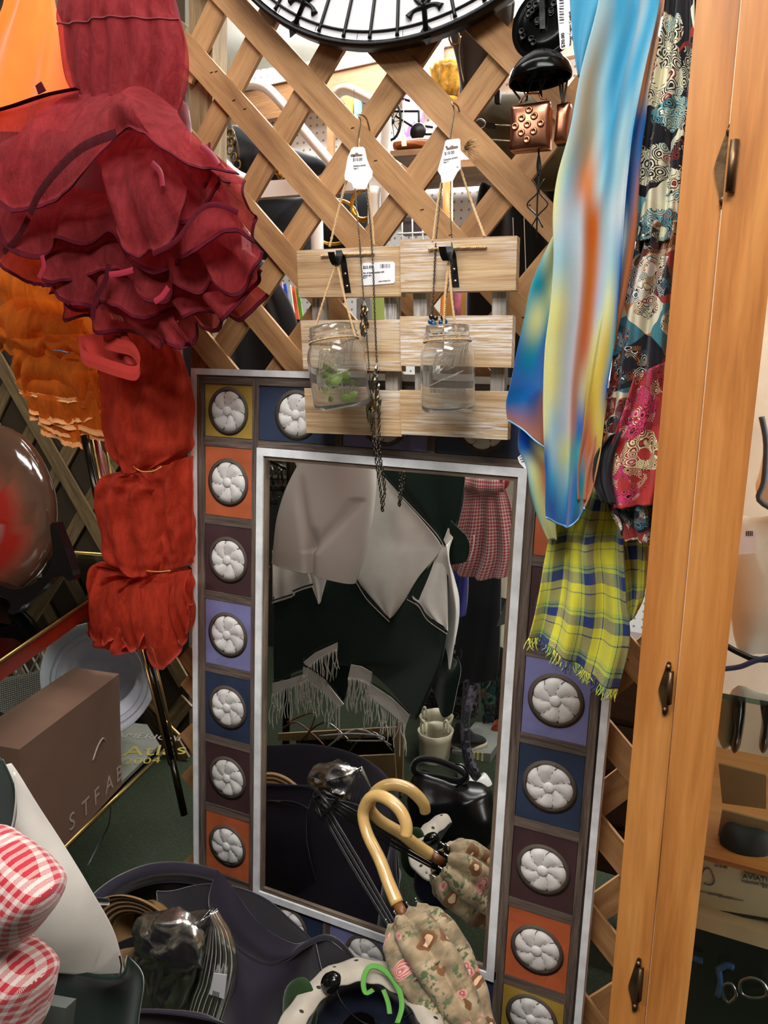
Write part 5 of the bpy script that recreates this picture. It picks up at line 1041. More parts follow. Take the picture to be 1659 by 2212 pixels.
# quilted brim hat
QL = NT('quilted_cotton'); o = QL.co(); ch = QL.n('ShaderNodeTexVoronoi', feature='F1'); ch.inputs['Scale'].default_value = 26; ch.inputs['Randomness'].default_value = .0; QL.l(QL.mapn(o, (1, 1, 1), (0, 0, .78)), ch.inputs['Vector'])
bb = QL.p(Base_Color=QL.ramp(ch.outputs['Distance'], [(.0, hx('#2a2724')), (.09, hx('#2a2724')), (.12, hx('#b9b0a2')), (1, hx('#a39a8d'))]), Roughness=.85); QL.bump(QL.noise(o, 40, 3), .4, bb, .004); QL = QL.done(bb)
NAVY = cloth('navy_lining', '#141a2c', .9, 0, 400, .3)
qh = thing('quilted_hat', 'hat with cream quilted brim and navy lining upside down at bottom centre', 'hat', H(770, 2200, .4))
ou = [(585, 2260), (605, 2205), (645, 2150), (700, 2096), (770, 2072), (840, 2084), (895, 2118), (935, 2165), (960, 2220), (970, 2270)]
inn = [(640, 2270), (660, 2215), (688, 2170), (728, 2135), (775, 2122), (825, 2130), (865, 2155), (895, 2190), (915, 2230), (925, 2270)]
HZ = lambda x, y, z: H(x, y, z)
net([ou, [((a[0]*.5+b[0]*.5), (a[1]*.5+b[1]*.5), .396) for a, b in zip(ou, inn)], inn], 60, 12, lambda u, v: (0, 0, .004*math.sin(v*3.14)+.002*math.sin(u*60)), f=HZ, Y=.39).build('brim', QL, qh, solid=.004)
net([inn, [((x-775)*.85+775, (y-2200)*.8+2200, .34) for x, y in inn], [((x-775)*.4+775, (y-2230)*.5+2240, .31) for x, y in inn]], 50, 16, f=HZ, Y=.39).build('lining', NAVY, qh, solid=.002)
lathe([(0, .012), (.014, .011), (.019, .004), (.019, -.004), (.012, -.009), (0, -.010)], H(716, 2122, .412), (-.5, -.55, .5), 28, e=(1, .8)).build('toggle', M('black_gloss_plastic', '#0c0c0d', .15), qh)
tube([H(722, 2130, .41), H(745, 2175, .39), H(790, 2212, .37), H(840, 2215, .37), H(890, 2185, .39), H(905, 2150, .40)], .0016, 6).build('chin_cord', BLACKM, qh)
gr = [H(x, y, z-.04) for x, y, z in ((806, 2138, .446), (790, 2145, .446), (785, 2120, .45), (795, 2092, .455), (815, 2088, .458), (840, 2105, .456), (862, 2140, .45), (868, 2175, .445), (858, 2210, .44))]
tag(tube(gr, .0045, 8, 5, flat=.22).build('green_ribbon', cloth('green_ribbon', '#5da044', .5, .1)), 'loose bright green ribbon curled on the quilted hat', 'ribbon')
tag(tube([H(828, 2138, .406), H(838, 2165, .40), H(842, 2190, .398)], .004, 8, 5, flat=.22).build('green_ribbon', cloth('green_ribbon', '#5da044', .5, .1)), 'short straight piece of green ribbon inside the quilted hat', 'ribbon')
# ---------------------------------------------------------------- umbrella
um = thing('umbrella', 'folded floral tapestry umbrella with curved bamboo handle leaning against the mirror', 'umbrella', (.55, -.14, .37))
HW_ = M('pale_bamboo', '#cfa96a', .28, var=.12, vs=25, Coat_Weight=.5)
hp_ = [(.4115, -.079, .476), (.385, -.062, .500), (.362, -.047, .524), (.326, -.026, .552), (.310, -.014, .580), (.318, -.014, .608), (.333, -.018, .625), (.352, -.024, .632), (.376, -.030, .629), (.395, -.034, .617), (.407, -.040, .600), (.409, -.045, .584)]
tube(hp_, [.0118, .0115, .0112, .0108, .0108, .011, .011, .011, .011, .011, .0108, .0105], 20, 5).build('handle', HW_, um)
b0 = Vector(hp_[0]); ax = Vector((.125, -.058, -.088)).normalized()
tube([b0, b0+ax*.03], .009, 14, 1).build('shaft', M('brown_wood_shaft', '#7b4a25', .4), um)
def floral():
    t = NT('floral_tapestry'); uv = t.n('ShaderNodeUVMap').outputs[0]
    nn = t.n('ShaderNodeTexNoise'); nn.inputs['Scale'].default_value = 9; t.l(uv, nn.inputs['Vector'])
    ad = t.n('ShaderNodeVectorMath', operation='MULTIPLY_ADD'); t.l(nn.outputs['Color'], ad.inputs[0]); ad.inputs[1].default_value = (.12, .12, .12); t.l(uv, ad.inputs[2])
    vo = t.n('ShaderNodeTexVoronoi'); vo.inputs['Scale'].default_value = 5; t.l(ad.outputs[0], vo.inputs['Vector'])
    sp_ = t.n('ShaderNodeSeparateColor'); t.l(vo.outputs['Color'], sp_.inputs[0]); d = vo.outputs['Distance']
    base = t.ramp(t.noise(uv, 6, 3), [(.35, hx('#75654e')), (.5, hx('#9a8566')), (.65, hx('#b3a082'))])
    leaf = t.ramp(t.noise(uv, 22, 3), [(.5, (0, 0, 0)), (.56, (1, 1, 1))]); base = t.mix(t.math('MULTIPLY', leaf, t.ramp(t.noise(uv, 4, 2), [(.45, (0, 0, 0)), (.55, (1, 1, 1))])), base, hx('#4d5c3c'))
    rose = t.ramp(t.math('FRACT', t.math('MULTIPLY', t.math('ADD', d, t.math('MULTIPLY', t.noise(uv, 14, 2), .12)), 9)), [(.0, hx('#8f3f44')), (.4, hx('#c67a74')), (.8, hx('#dba79b'))])
    face = t.ramp(d, [(.0, hx('#d9b894')), (.18, hx('#d6b088')), (.2, hx('#5b3a22')), (.32, hx('#7a502c'))])
    inr = t.math('LESS_THAN', d, .36); isr = t.math('GREATER_THAN', sp_.outputs[0], .42); isf = t.math('LESS_THAN', sp_.outputs[0], .42)
    c = t.mix(t.math('MULTIPLY', inr, isr), base, rose); c = t.mix(t.math('MULTIPLY', inr, isf), c, face)
    b = t.p(Base_Color=c, Roughness=.8, Sheen_Weight=.2); t.bump(t.noise(uv, 300, 2), .3, b, .001); return t.done(b)
FLO = floral()
Lc = .30; K_ = 8; N = 96; v = []; f = []; uv = []
_, e1, e2 = frame(ax); R0 = .044
prof_ = [(0, .72), (.04, 1.0), (.1, 1.35), (.2, 1.5), (.32, 1.5), (.5, 1.3), (.7, .85), (.88, .45), (1, .16)]
def rr_(q):
    for i in range(len(prof_)-1):
        if prof_[i][0] <= q <= prof_[i+1][0]: a, b = prof_[i], prof_[i+1]; t = (q-a[0])/(b[0]-a[0]); t = t*t*(3-2*t); return a[1]*(1-t)+b[1]*t
    return .16
for i in range(61):
    q = i/60
    for j in range(N):
        a = 2*math.pi*j/N; fl = abs(math.sin(a*K_/2+q*1.2)); r = R0*rr_(q)*(.72+.34*fl**.7+.06*noise.noise(Vector((math.cos(a)*2, math.sin(a)*2, q*6))))
        s = .02+q*Lc+(.012*(1-fl) if i == 0 else 0)
        v.append(b0+ax*s+(e1*math.cos(a)+e2*math.sin(a))*r); uv.append((j/N*1.7, q*1.7))
for i in range(60):
    for j in range(N): f.append((i*N+j, i*N+(j+1) % N, (i+1)*N+(j+1) % N, (i+1)*N+j))
MB().add(v, f, uv).build('canopy', FLO, um, solid=.0008)
for k in range(K_):
    a = 2*math.pi*(k+.5)/K_; p = b0+ax*.022+(e1*math.cos(a)+e2*math.sin(a))*R0*.72; o = (e1*math.cos(a)+e2*math.sin(a))
    tube([p+ax*.02, p-ax*.008+o*.001], .0013, 6, 1).build('rib_tip', M('bright_steel', '#b9bcc0', .2, 1), um); sph(p-ax*.009+o*.001, .0022, 5).build('rib_tip', M('bright_steel', '#b9bcc0', .2, 1), um)
tube([b0+ax*(Lc*.9), b0+ax*(Lc+.05)], .004, 8, 1).build('ferrule', M('bright_steel', '#b9bcc0', .2, 1), um)
# strap closing the canopy
torus(b0+ax*.115, ax, R0*1.3, .0022, 40, 6).build('closing_strap', FLO, um)
# black elastic exercise cords with triangle grip
ec = thing('stretch_cords', 'black stretch cords with triangular grip leaning on the mirror beside the bamboo handle', 'exercise cords', (.4, -.07, .45))
RBK = M('black_rubber', '#0e0e10', .4)
E0 = Vector((.228, -.012, .566)); E1 = Vector((.398, -.09, .455)); da = (E1-E0).normalized(); sd = da.cross(Vector((0, 1, 0))).normalized()
for k in range(6):
    o = sd*((k-2.5)*.0052)+Vector((0, -.002*(k % 2), 0)); tube([E0+o*.9+da*.012, E0.lerp(E1, .5)+o*1.05, E1+o*.8, E1+da*.06+o*.6], .0019, 8, 3).build('cord', RBK, ec)
G = [E0+sd*.018+da*.006, E0+sd*.013-da*.026+Vector((0, -.004, 0)), E0-sd*.004-da*.030+Vector((0, -.006, 0)), E0-sd*.016+da*.006]
tube([G[0], G[1], G[2], G[3]], .0036, 10, 1, True).build('grip', RBK, ec)
G = [E0+sd*.004+da*.004+Vector((0, .004, 0)), E0-sd*.006-da*.028+Vector((0, .004, 0)), E0-sd*.022-da*.014+Vector((0, .003, 0)), E0-sd*.020+da*.008+Vector((0, .003, 0))]
tube(G, .0032, 10, 1, True).build('grip', RBK, ec)
# ---------------------------------------------------------------- things standing behind the camera, seen in the mirror
# hollow display hip form
def hipd(u, v):
    b = .05*math.sqrt(max(0, 1-(2*u-1)**2))
    def g(x, s): return math.exp(-(x/s)**2)
    w_ = min(1, max(0, (v-.62)/.1)); d = -.022*g(u-.50-.10*(v-.7), .045)*w_
    if .30 < v < .78: d += -.010*g(u-(.30+(v-.45)*.62), .05)*min(1, (v-.3)/.15)+.0
    if .45 < v < .8: d += -.010*g(u-(.84-(v-.45)*1.0), .06)
    return (0, b*.9+d, 0)
man = thing('display_form', 'glossy white plastic hip form of a female mannequin hanging in front of the poncho', 'mannequin', V(700, 1250, .6))
PLA = M('white_form_plastic', '#cfcac4', .28, var=.02)
rh = [[(676, 940), (740, 940), (812, 945)], [(655, 990), (735, 992), (812, 998)], [(622, 1055), (715, 1055), (811, 1060)], [(602, 1120), (700, 1125), (803, 1130)], [(595, 1180), (685, 1190), (789, 1195)], [(592, 1212), (680, 1232), (768, 1258)]]
hp2 = net(rh, 64, 70, hipd, Y=.62, f=V); hp2.build('hip_shell', PLA, man, solid=.004)
tube([hp2.v[70*hp2.S+i] for i in range(hp2.S)], .0025, 8, 1).build('shell_rim', PLA, man)
# poncho, side facing the mirror
def Dw(x, y):
    s = min(1, max(0, (x-800)/165)); return .70-s*(0 if y < 1180 else .160*(y-1180)/260)
def VP(x, y, o): return V(x, y, Dw(x, y)+o)
def panel(poly, D, mat, nm_='cream_panel', t=.004, par=None):
    P = pts(poly, D-.69, VP); return prism3(P, Vector((0, -t, 0))).build(nm_, mat, par or pon, smooth=False)
VPN = VP
def sheet(rows, D, mat, nm_, k=7, a=.010, uvs=None, par=None, nu=50, nv=50, ph=0): return net(rows, nu, nv, lambda u, v: a*math.sin(u*k+v*2+ph)+a*.5*math.sin(u*k*2.1-v*3), Y=D-.69, f=VP, uvs=uvs).build(nm_, mat, par or pon, solid=.003)
sheet([[(590, 1290), (690, 1262), (800, 1200), (900, 1190), (968, 1188)], [(590, 1350), (680, 1320), (790, 1290), (890, 1280), (964, 1330)], [(590, 1410), (670, 1380), (780, 1360), (880, 1380), (960, 1390)], [(590, 1450), (660, 1435), (770, 1420), (870, 1440), (947, 1445)], [(590, 1480), (656, 1445), (757, 1438), (810, 1462), (900, 1556)]], .70, GRN, 'green_panel', a=.004)
sheet([[(655, 1435), (700, 1400), (740, 1380), (760, 1400)], [(658, 1450), (700, 1440), (740, 1440), (757, 1450)], [(662, 1455), (700, 1475), (735, 1515), (748, 1500)]], .71, GRN, 'green_panel', a=.004)
sheet([[(806, 960), (860, 960), (940, 965), (1003, 975)], [(812, 1010), (870, 1015), (940, 1020), (1003, 1030)], [(830, 1040), (880, 1060), (940, 1060), (998, 1070)], [(850, 1060), (900, 1090), (950, 1100), (990, 1110)], [(880, 1090), (920, 1120), (950, 1140), (982, 1140)], [(930, 1145), (945, 1165), (958, 1180), (966, 1190)]], .715, GRN, 'green_panel', a=.005)
sheet([[(800, 1000), (812, 1004), (818, 1012)], [(790, 1040), (820, 1045), (850, 1055)], [(780, 1100), (845, 1100), (905, 1115)], [(770, 1160), (860, 1160), (950, 1172)], [(760, 1200), (850, 1200), (948, 1195)], [(762, 1240), (830, 1245), (905, 1245)], [(800, 1290), (830, 1295), (872, 1298)], [(836, 1330), (842, 1336), (848, 1330)]], .69, WOOL, 'cream_panel', k=5, a=.006)
sheet([[(950, 1182), (957, 1182), (960, 1186)], [(925, 1225), (945, 1230), (964, 1240)], [(890, 1285), (925, 1295), (966, 1300)], [(930, 1335), (948, 1345), (967, 1364)]], .695, WOOL, 'cream_panel', a=.003)
sheet([[(588, 1190), (620, 1200), (648, 1210), (690, 1230)], [(588, 1240), (610, 1245), (640, 1245), (680, 1240)], [(588, 1303), (606, 1298), (632, 1288), (678, 1262)]], .70, WOOL, 'cream_panel', a=.006)
sheet([[(660, 1225), (680, 1225), (712, 1230)], [(672, 1262), (686, 1266), (702, 1262)], [(687, 1300), (689, 1304), (692, 1300)]], .685, WOOL, 'cream_panel', a=.002)
for l, m_ in (([(816, 1010), (850, 1048), (900, 1100), (945, 1150), (964, 1182)], BLW), ([(765, 1243), (790, 1285), (815, 1312), (842, 1338)], BLW), ([(880, 1290), (905, 1305), (925, 1335), (966, 1364)], BLW), ([(588, 1298), (606, 1292), (632, 1284)], BLW), ([(632, 1277), (655, 1268), (676, 1262)], BLW)):
    tube(pts(l, -.010, VP), .0024, 6).build('edge_line', m_, pon); tube(pts([(x-1, y+5) for x, y in l], -.008, VP), .0016, 6).build('edge_line', WOOL, pon)
FRM = MB()
for poly, top in (([(588, 1476), (630, 1466), (654, 1458), (660, 1470), (625, 1484), (588, 1500)], None), ([(655, 1430), (680, 1410), (728, 1388), (728, 1402), (692, 1420), (664, 1442)], None), ([(655, 1440), (700, 1468), (742, 1522), (734, 1528), (692, 1490), (654, 1458)], None), ([(758, 1436), (780, 1440), (803, 1453), (800, 1480), (780, 1468), (752, 1464)], None), ([(800, 1478), (845, 1508), (884, 1546), (876, 1567), (832, 1532), (794, 1500)], None)):
    panel(poly, .680, WOOL, 'border_band', .004)
    n = len(poly)//2; top_ = poly[:n]; tube(pts([(x, y-5) for x, y in top_], -.012, VP), .0018, 6).build('edge_line', BLW, pon)
    bot = poly[n:]; L = catmull([Vector((x, y, 0)) for x, y in bot], 12)
    for i, q in enumerate(L):
        if i % 2 and len(L) > 40: continue
        ln = random.uniform(40, 78); dx = random.uniform(-10, 8)
        m_ = tube(pts([(q.x, q.y), (q.x+dx*.3+random.uniform(-3, 3), q.y+ln*.35), (q.x+dx*.8+random.uniform(-4, 4), q.y+ln*.7), (q.x+dx, q.y+ln)], -.012, VP), .0013, 4, 3); FRM.add(m_.v, m_.f)
FRM.build('fringe', cloth('white_wool_yarn', '#c9c5bd', .9, 0), pon)['kind'] = 'stuff'
# tripod pole carrying the form
pl_ = V(620, 1450, .80); tag(tube([(pl_.x, -.80, FL), (pl_.x, -.80, 1.62)], .012, 12, 1).build('stand_pole', DKB), 'dark metal garment stand pole behind the poncho seen in the mirror', 'pole')
# gingham dress facing the mirror
g1_ = net([[(1004, 1050), (1050, 1045), (1090, 1052)], [(1000, 1090), (1050, 1090), (1102, 1090)], [(985, 1150), (1050, 1150), (1115, 1150)], [(968, 1200), (1045, 1205), (1122, 1200)], [(962, 1226), (1030, 1252), (1120, 1240)]], 90, 60, lambda u, v: .016*v*math.sin(u*26)+.006*math.sin(u*11), Y=.86, f=V, uvs=(26, 32)); g1_.build('skirt', GH, ging, solid=.002)
net([[(1000, 1015), (1045, 1012), (1092, 1020)], [(1002, 1040), (1045, 1050), (1094, 1050)], [(1006, 1058), (1045, 1066), (1090, 1062)]], 40, 16, lambda u, v: .02*math.sin(v*3.1)+.004*math.sin(u*20), Y=.85, f=V, uvs=(22, 9)).build('waist_bow', GH, ging, solid=.002)
pillow([(1078, 1030), (1095, 1024), (1102, 1040), (1092, 1056), (1080, 1050)], .845, .012, f=V).build('waist_bow', GH, ging)
# hanging clothes behind
def garment(rows, D, mat, label, cat='garment', nm_='hanging_garment', k=9, a=.012, uvs=None):
    r = thing(nm_, label, cat, V(rows[-1][0][0], rows[-1][0][1], D), 'clothes hanging across the aisle')
    net(rows, 40, 40, lambda u, v: a*math.sin(u*k+v)+a*.4*math.sin(u*k*2.3+v*4), Y=D, f=V, uvs=uvs).build('garment_cloth', mat, r, solid=.004)
    return r
garment([[(930, 1180), (1012, 1180)], [(935, 1260), (1010, 1260)], [(940, 1328), (1004, 1331)]], 1.0, cloth('royal_blue_knit', '#2a2f78', .9, 0, 300), 'royal blue knit top showing beside the poncho in the mirror')
BK1 = cloth('black_jersey', '#0c0c10', .9, 0)
tsh = garment([[(880, 1200), (980, 1200), (1085, 1200)], [(885, 1300), (980, 1300), (1082, 1300)], [(890, 1400), (980, 1400), (1078, 1400)], [(895, 1468), (980, 1472), (1072, 1470)]], 1.15, BK1, 'black printed shirt with grey science lettering in the mirror')
PRG = M('grey_shirt_print', '#8a8b8d', .8)
prism([(956, 1362), (984, 1360), (984, 1392), (956, 1396)], 1.132, .002, f=V).build('print_panel', PRG, tsh, smooth=False)
for k in range(3): tube(pts([(958+k, 1370+k*7), (966, 1366+k*7), (973, 1372+k*7), (982, 1368+k*7)], 1.131, V), .0014, 5).build('wave_print', BK1, tsh)
a = V(985, 1411, 1.131); b = V(944, 1409, 1.131); u = V(985, 1400, 1.131)-a
text('lettering', 'science', a, b-a, u, (a-V(985, 1402, 1.131)).length*1.5, PRG, tsh)
cr = garment([[(1070, 1200), (1112, 1200)], [(1070, 1300), (1106, 1300)], [(1072, 1400), (1100, 1402)]], 1.35, cloth('cream_cotton', '#b3aa93', .9, 0), 'cream cotton top hanging at right in the mirror', k=4)
prism([(1080, 1290), (1096, 1294), (1092, 1322), (1078, 1320)], 1.33, .002, f=V).build('hang_tag', BLACKI, cr, smooth=False)
ORD = ornate('dark_floral_print', ['#0c0c10', '#101216', '#5c5650', '#0e0e12', '#141416', '#2a2826'], 60, 2)
garment([[(880, 1440), (960, 1440), (1040, 1440)], [(885, 1500), (960, 1500), (1035, 1500)], [(890, 1545), (960, 1552), (1030, 1550)]], 1.25, ORD, 'black lace edged skirt with pale floral print in the mirror', uvs=(.6, .4))
garment([[(1040, 1400), (1108, 1400)], [(1042, 1500), (1104, 1500)], [(1046, 1592), (1100, 1600)]], 1.3, ornate('teal_floral_print', ['#12201f', '#1a3a3a', '#12201f', '#3f6a5a', '#15151a', '#7a3a20'], 30, 4), 'dark teal floral dress hanging at right in the mirror', uvs=(.5, 1))
for i, (x0, x1, c) in enumerate(((560, 640, '#14130f'), (640, 720, '#1a1512'), (720, 800, '#0f1012'), (800, 880, '#171310'), (880, 960, '#101012'), (960, 1040, '#0d0d10'), (1040, 1075, '#1b1a18'))):  # row of coats added to make the background behind the poncho dark
    garment([[(x0-6, 980), (x1+6, 980)], [(x0-4, 1200), (x1+4, 1200)], [(x0, 1420), (x1, 1420)], [(x0+3, 1530-(i % 3)*14), (x1-3, 1540-(i % 2)*18)]], 1.62+.02*(i % 2), cloth('dark_cloth_%d' % i, c, .95, 0), ['added charcoal coat at far left of the aisle rack', 'added dark brown coat second on the aisle rack', 'added black coat third on the aisle rack', 'added brown black jacket fourth on the aisle rack', 'added black dress fifth on the aisle rack', 'added black jacket sixth on the aisle rack', 'added grey black coat at far right of the aisle rack'][i], 'coat', 'hanging_coat')
tag(tube([V(540, 975, 1.63), V(1130, 985, 1.63)], .012, 10, 1).build('clothes_rail', DKB), 'dark metal rail carrying the added coats across the aisle', 'rail')
gp = thing('glass_shelf_rack', 'wire shelf with glassware seen at upper left corner of the mirror', 'rack', V(600, 1130, 1.0))
tube([V(560, 985, .98), V(640, 1022, .98)], .006, 8, 1).build('rail', DKB, gp)
for y in (1030, 1055, 1085): slab([(560, y), (640, y+4), (640, y+8), (560, y+4)], 1.0, .08, f=V).build('glass_shelf', SG, gp, smooth=False)
for x, y in ((598, 1050), (612, 1048), (600, 1080), (612, 1110)): lathe([(.02, 0), (.022, .03), (.016, .05), (.024, .07)], V(x, y, 1.02), (0, 0, 1), 16).build('drinking_glass', glassm('clear_tumbler', thin=True), gp)
panel([(590, 1118), (600, 1085), (640, 1008), (680, 1000), (660, 1030), (625, 1075), (608, 1112)], .70, GRN, 'green_panel', .006); panel([(636, 996), (672, 988), (660, 1018), (646, 1022)], .69, cloth('beige_wool', '#b59e83', .9, 0), 'collar_tab', .006)
# boots, shoes, bag, boxes on the floor
BT = M('cream_rubber', '#b5ae97', .45, var=.05)
def boot(x, y, s, D, label):
    r = thing('boot', label, 'boot', V(x, y+95*s, D), 'pair of cream ankle boots')
    base = V(x, y+60*s, D); h = (V(x, y-45*s, D)-base).length; R = W2(x-30*s, x+30*s, y, D)/2
    lathe([(R*1.05, -h*.5), (R*1.0, 0), (R*.92, h*.4), (R*1.02, h*.85), (R*1.08, h)], base, (0, 0, 1), 40, e=(1, 1.2), wob=lambda a, i: 1+(.05*abs(math.sin(a*4)) if i == 4 else 0)).build('shaft', BT, r, solid=.004)
    pillow([(x-34*s, y+60*s), (x+20*s, y+55*s), (x+60*s, y+90*s), (x+80*s, y+115*s), (x+60*s, y+128*s), (x-30*s, y+122*s)], D, .03, f=V).build('foot', BT, r)
    for sx in (-24, 26): tube(pts([(x+sx*s-4*s, y-35*s), (x+sx*s-2*s, y-60*s), (x+sx*s+4*s, y-62*s), (x+sx*s+6*s, y-35*s)], D, V), .0028, 6, flat=2.5).build('pull_tab', BT, r)
boot(936, 1620, 1.0, 1.0, 'front cream rubber ankle boot with pull tabs in the mirror'); boot(938, 1588, .95, 1.1, 'rear cream rubber ankle boot half hidden behind the front one')
sb_ = thing('shoe_carton', 'grey shoe carton with yellow stripes under the flatform shoe', 'box', V(1010, 1690, 1.1))
slab([(975, 1622), (1060, 1628), (1055, 1690), (980, 1690)], 1.05, .25, f=V).build('carton_body', M('grey_carton', '#6b6d68', .7), sb_, smooth=False)
for x in (1022, 1030, 1040): slab([(x, 1626), (x+4, 1626), (x+2, 1668), (x-3, 1668)], 1.048, .002, f=V).build('yellow_stripe', M('yellow_stripe', '#c4c27a'), sb_, smooth=False)
fs = thing('flatform_shoe', 'black flatform sandal with cream ridged sole standing on the grey carton', 'shoe', V(1010, 1625, 1.12))
pillow([(975, 1605), (1010, 1612), (1048, 1602), (1050, 1616), (1030, 1624), (985, 1622)], 1.10, .035, f=V).build('sole', M('cream_sole', '#a89d85', .7), fs)
pillow([(975, 1592), (985, 1560), (1005, 1570), (1025, 1590), (1048, 1598), (1046, 1606), (1010, 1610), (978, 1604)], 1.10, .035, f=V).build('upper', cloth('black_suede', '#101013', .9, 0), fs)
lg = thing('mannequin_leg', 'mannequin leg in black lace stocking and white shoe in the mirror', 'mannequin', V(1040, 1700, .92))
LACE = ornate('black_lace', ['#0d0d10', '#16161a', '#0d0d10', '#4a4650', '#0d0d10'], 90, 6)
tube(pts([(1024, 1440, 1.2), (1018, 1480, 1.16), (1008, 1530, 1.08), (1004, 1580, 1.0), (1010, 1630, .95), (1024, 1672, .93), (1036, 1690, .93)], .93, V), [.032, .028, .017, .014, .016, .020, .016], 16, 4).build('stocking_leg', LACE, lg)
pillow([(990, 1650), (1012, 1668), (1030, 1685), (1045, 1672), (1060, 1690), (1064, 1708), (1045, 1712), (1015, 1700), (992, 1682)], .92, .035, f=V).build('shoe', M('white_patent', '#dedfdc', .25), lg)
fo = thing('floral_shoe', 'small orange red floral bootie at right edge in the mirror', 'shoe', V(1070, 1640, 1.25))
pillow([(1066, 1560), (1085, 1558), (1084, 1600), (1088, 1628), (1080, 1642), (1062, 1640), (1060, 1600)], 1.25, .03, f=V).build('upper', ornate('orange_floral', ['#9a3a1c', '#b0582a', '#2b1a16', '#a8401c', '#6a4a30'], 60, 8), fo); pillow([(1060, 1636), (1080, 1640), (1080, 1648), (1058, 1648)], 1.25, .025, f=V).build('sole', WHITE, fo)
bg = thing('leather_bag', 'black leather bag with fur trimmed opening slumped on the floor in the mirror', 'handbag', V(980, 1830, .62))
pillow([(885, 1700), (900, 1670), (950, 1680), (1010, 1695), (1050, 1705), (1068, 1740), (1072, 1790), (1050, 1825), (980, 1835), (910, 1825), (885, 1780)], .60, .07, f=V, rings=8, nz=.012, nsc=18).build('bag_body', M('black_soft_leather', '#0c0d0f', .28, bump=.25, bs=18), bg)
FUR = cloth('black_fur', '#0b0b0d', 1, 0, 120, .8, bump=1)
tube(pts([(893, 1660), (905, 1642), (940, 1642), (990, 1662), (1008, 1680), (990, 1688), (950, 1680), (905, 1672)], .60, V), .009, 10, 4, True).build('fur_trim', FUR, bg)
tube(pts([(985, 1650), (1000, 1655), (1010, 1672), (1000, 1690), (985, 1700)], .57, V), .003, 6).build('lace_tie', BLACKM, bg)
cb = thing('hanger_box', 'cardboard box full of wire hangers behind the basket in the mirror', 'box', V(730, 1690, .74))
for q in ([(600, 1585), (870, 1570), (872, 1600), (600, 1600)], [(640, 1640), (852, 1630), (858, 1720), (640, 1720)]): slab(q, .76 if q[0][1] < 1600 else .70, .008, f=V).build('box_wall', CARD, cb, smooth=False)
slab([(858, 1560), (872, 1560), (868, 1720), (850, 1720)], .72, .01, f=V).build('box_wall', CARD, cb, smooth=False)
slab([(640, 1600), (850, 1592), (850, 1640), (640, 1650)], .74, .004, f=V).build('dark_contents', BLACKM, cb, smooth=False)
HG = M('white_plastic_hanger', '#8f8b88', .4)
for i, (l, m_) in enumerate((([(690, 1590), (760, 1585), (820, 1590), (824, 1600), (750, 1600)], HG), ([(620, 1560), (680, 1540), (660, 1600)], M('brown_hanger', '#6b4226', .5)), ([(700, 1620), (770, 1575), (845, 1610)], HG), ([(640, 1610), (700, 1560), (760, 1605)], STEEL), ([(745, 1635), (800, 1580), (850, 1625)], STEEL), ([(610, 1575), (640, 1560), (680, 1590), (700, 1610)], M('brown_hanger', '#6b4226', .5)))):
    tag(tube(pts(l, .69+.008*i, V), .0028, 6, 4).build('clothes_hanger', m_), ['white plastic hanger lying level in the hanger box', 'brown wooden hanger sticking up at left of the hanger box', 'white plastic hanger standing tilted in the hanger box', 'thin wire hanger left of centre in the hanger box', 'thin wire hanger at right end of the hanger box', 'brown hanger lying lowest at left of the hanger box'][i], 'hanger', 'hangers in the cardboard box')
gf = thing('green_felt_hat', 'dark green felt hat half hidden behind the umbrella in the mirror', 'hat', V(890, 1900, .24))
pillow([(868, 1812), (890, 1788), (910, 1792), (922, 1826), (920, 1868), (904, 1896), (884, 1892), (866, 1862)], .24, .012, f=V, rings=6).build('hat_body', cloth('green_felt', '#27401f', .9, 0), gf)
# ---------------------------------------------------------------- things behind the lattice
YB = 1.5
bm = slab([(400, 205), (1300, 60), (1300, 130), (400, 255)], YB, .04)
OAKB = wood('oak_board', '#6b4a2c', '#8a6340', '#a67b52', 2, 22, .6)
PEG = NT('pegboard'); o = PEG.co(); vo = PEG.n('ShaderNodeTexVoronoi'); vo.inputs['Randomness'].default_value = 0; vo.inputs['Scale'].default_value = 34; PEG.l(PEG.mapn(o, (1, 0, 1)), vo.inputs['Vector'])
bb = PEG.p(Base_Color=PEG.ramp(vo.outputs['Distance'], [(.0, hx('#9a9a98')), (.14, hx('#9a9a98')), (.17, hx('#eef0f0'))]), Roughness=.5); PEG = PEG.done(bb)
sw = thing('pegboard_display', 'white pegboard display wall with brown wooden valance behind the lattice', 'display wall', (.8, YB+.1, FL))
a = U(380, 300, YB+.12); b = U(1320, 300, YB+.12)
box((a.x, YB+.12, FL), (b.x+.3, YB+.135, U(700, 128, YB+.12).z)).build('pegboard', PEG, sw, smooth=False)
slab([(400, 222), (1330, 20), (1330, 100), (400, 295)], YB, .03).build('valance', OAKB, sw, smooth=False)
slab([(400, 212), (1330, 8), (1330, 20), (400, 222)], YB-.01, .12).build('valance_cap', WHITEP, sw, smooth=False)
for x, c, w_ in ((745, '#b59a3c', 16), (765, '#5f9696', 9), (706, '#8a6a48', 10)):
    slab([(x, 215), (x+w_, 213), (x+w_, 460), (x, 460)], YB-.02, .03).build('painted_batten', M('batten'+c, c), sw, smooth=False)
slab([(520, 380), (1200, 330), (1200, 346), (520, 396)], YB-.15, .25).build('shelf', OAKB, sw, smooth=False)
tag(lathe([(.05, 0), (.055, .015), (.04, .05), (.0, .065)], U(452, 175, .7), (.1, -1, .2), 24).build('round_ornament', M('white_ceramic', '#e3e3df', .3)), 'round white ceramic ornament at upper left behind the lattice', 'ornament')
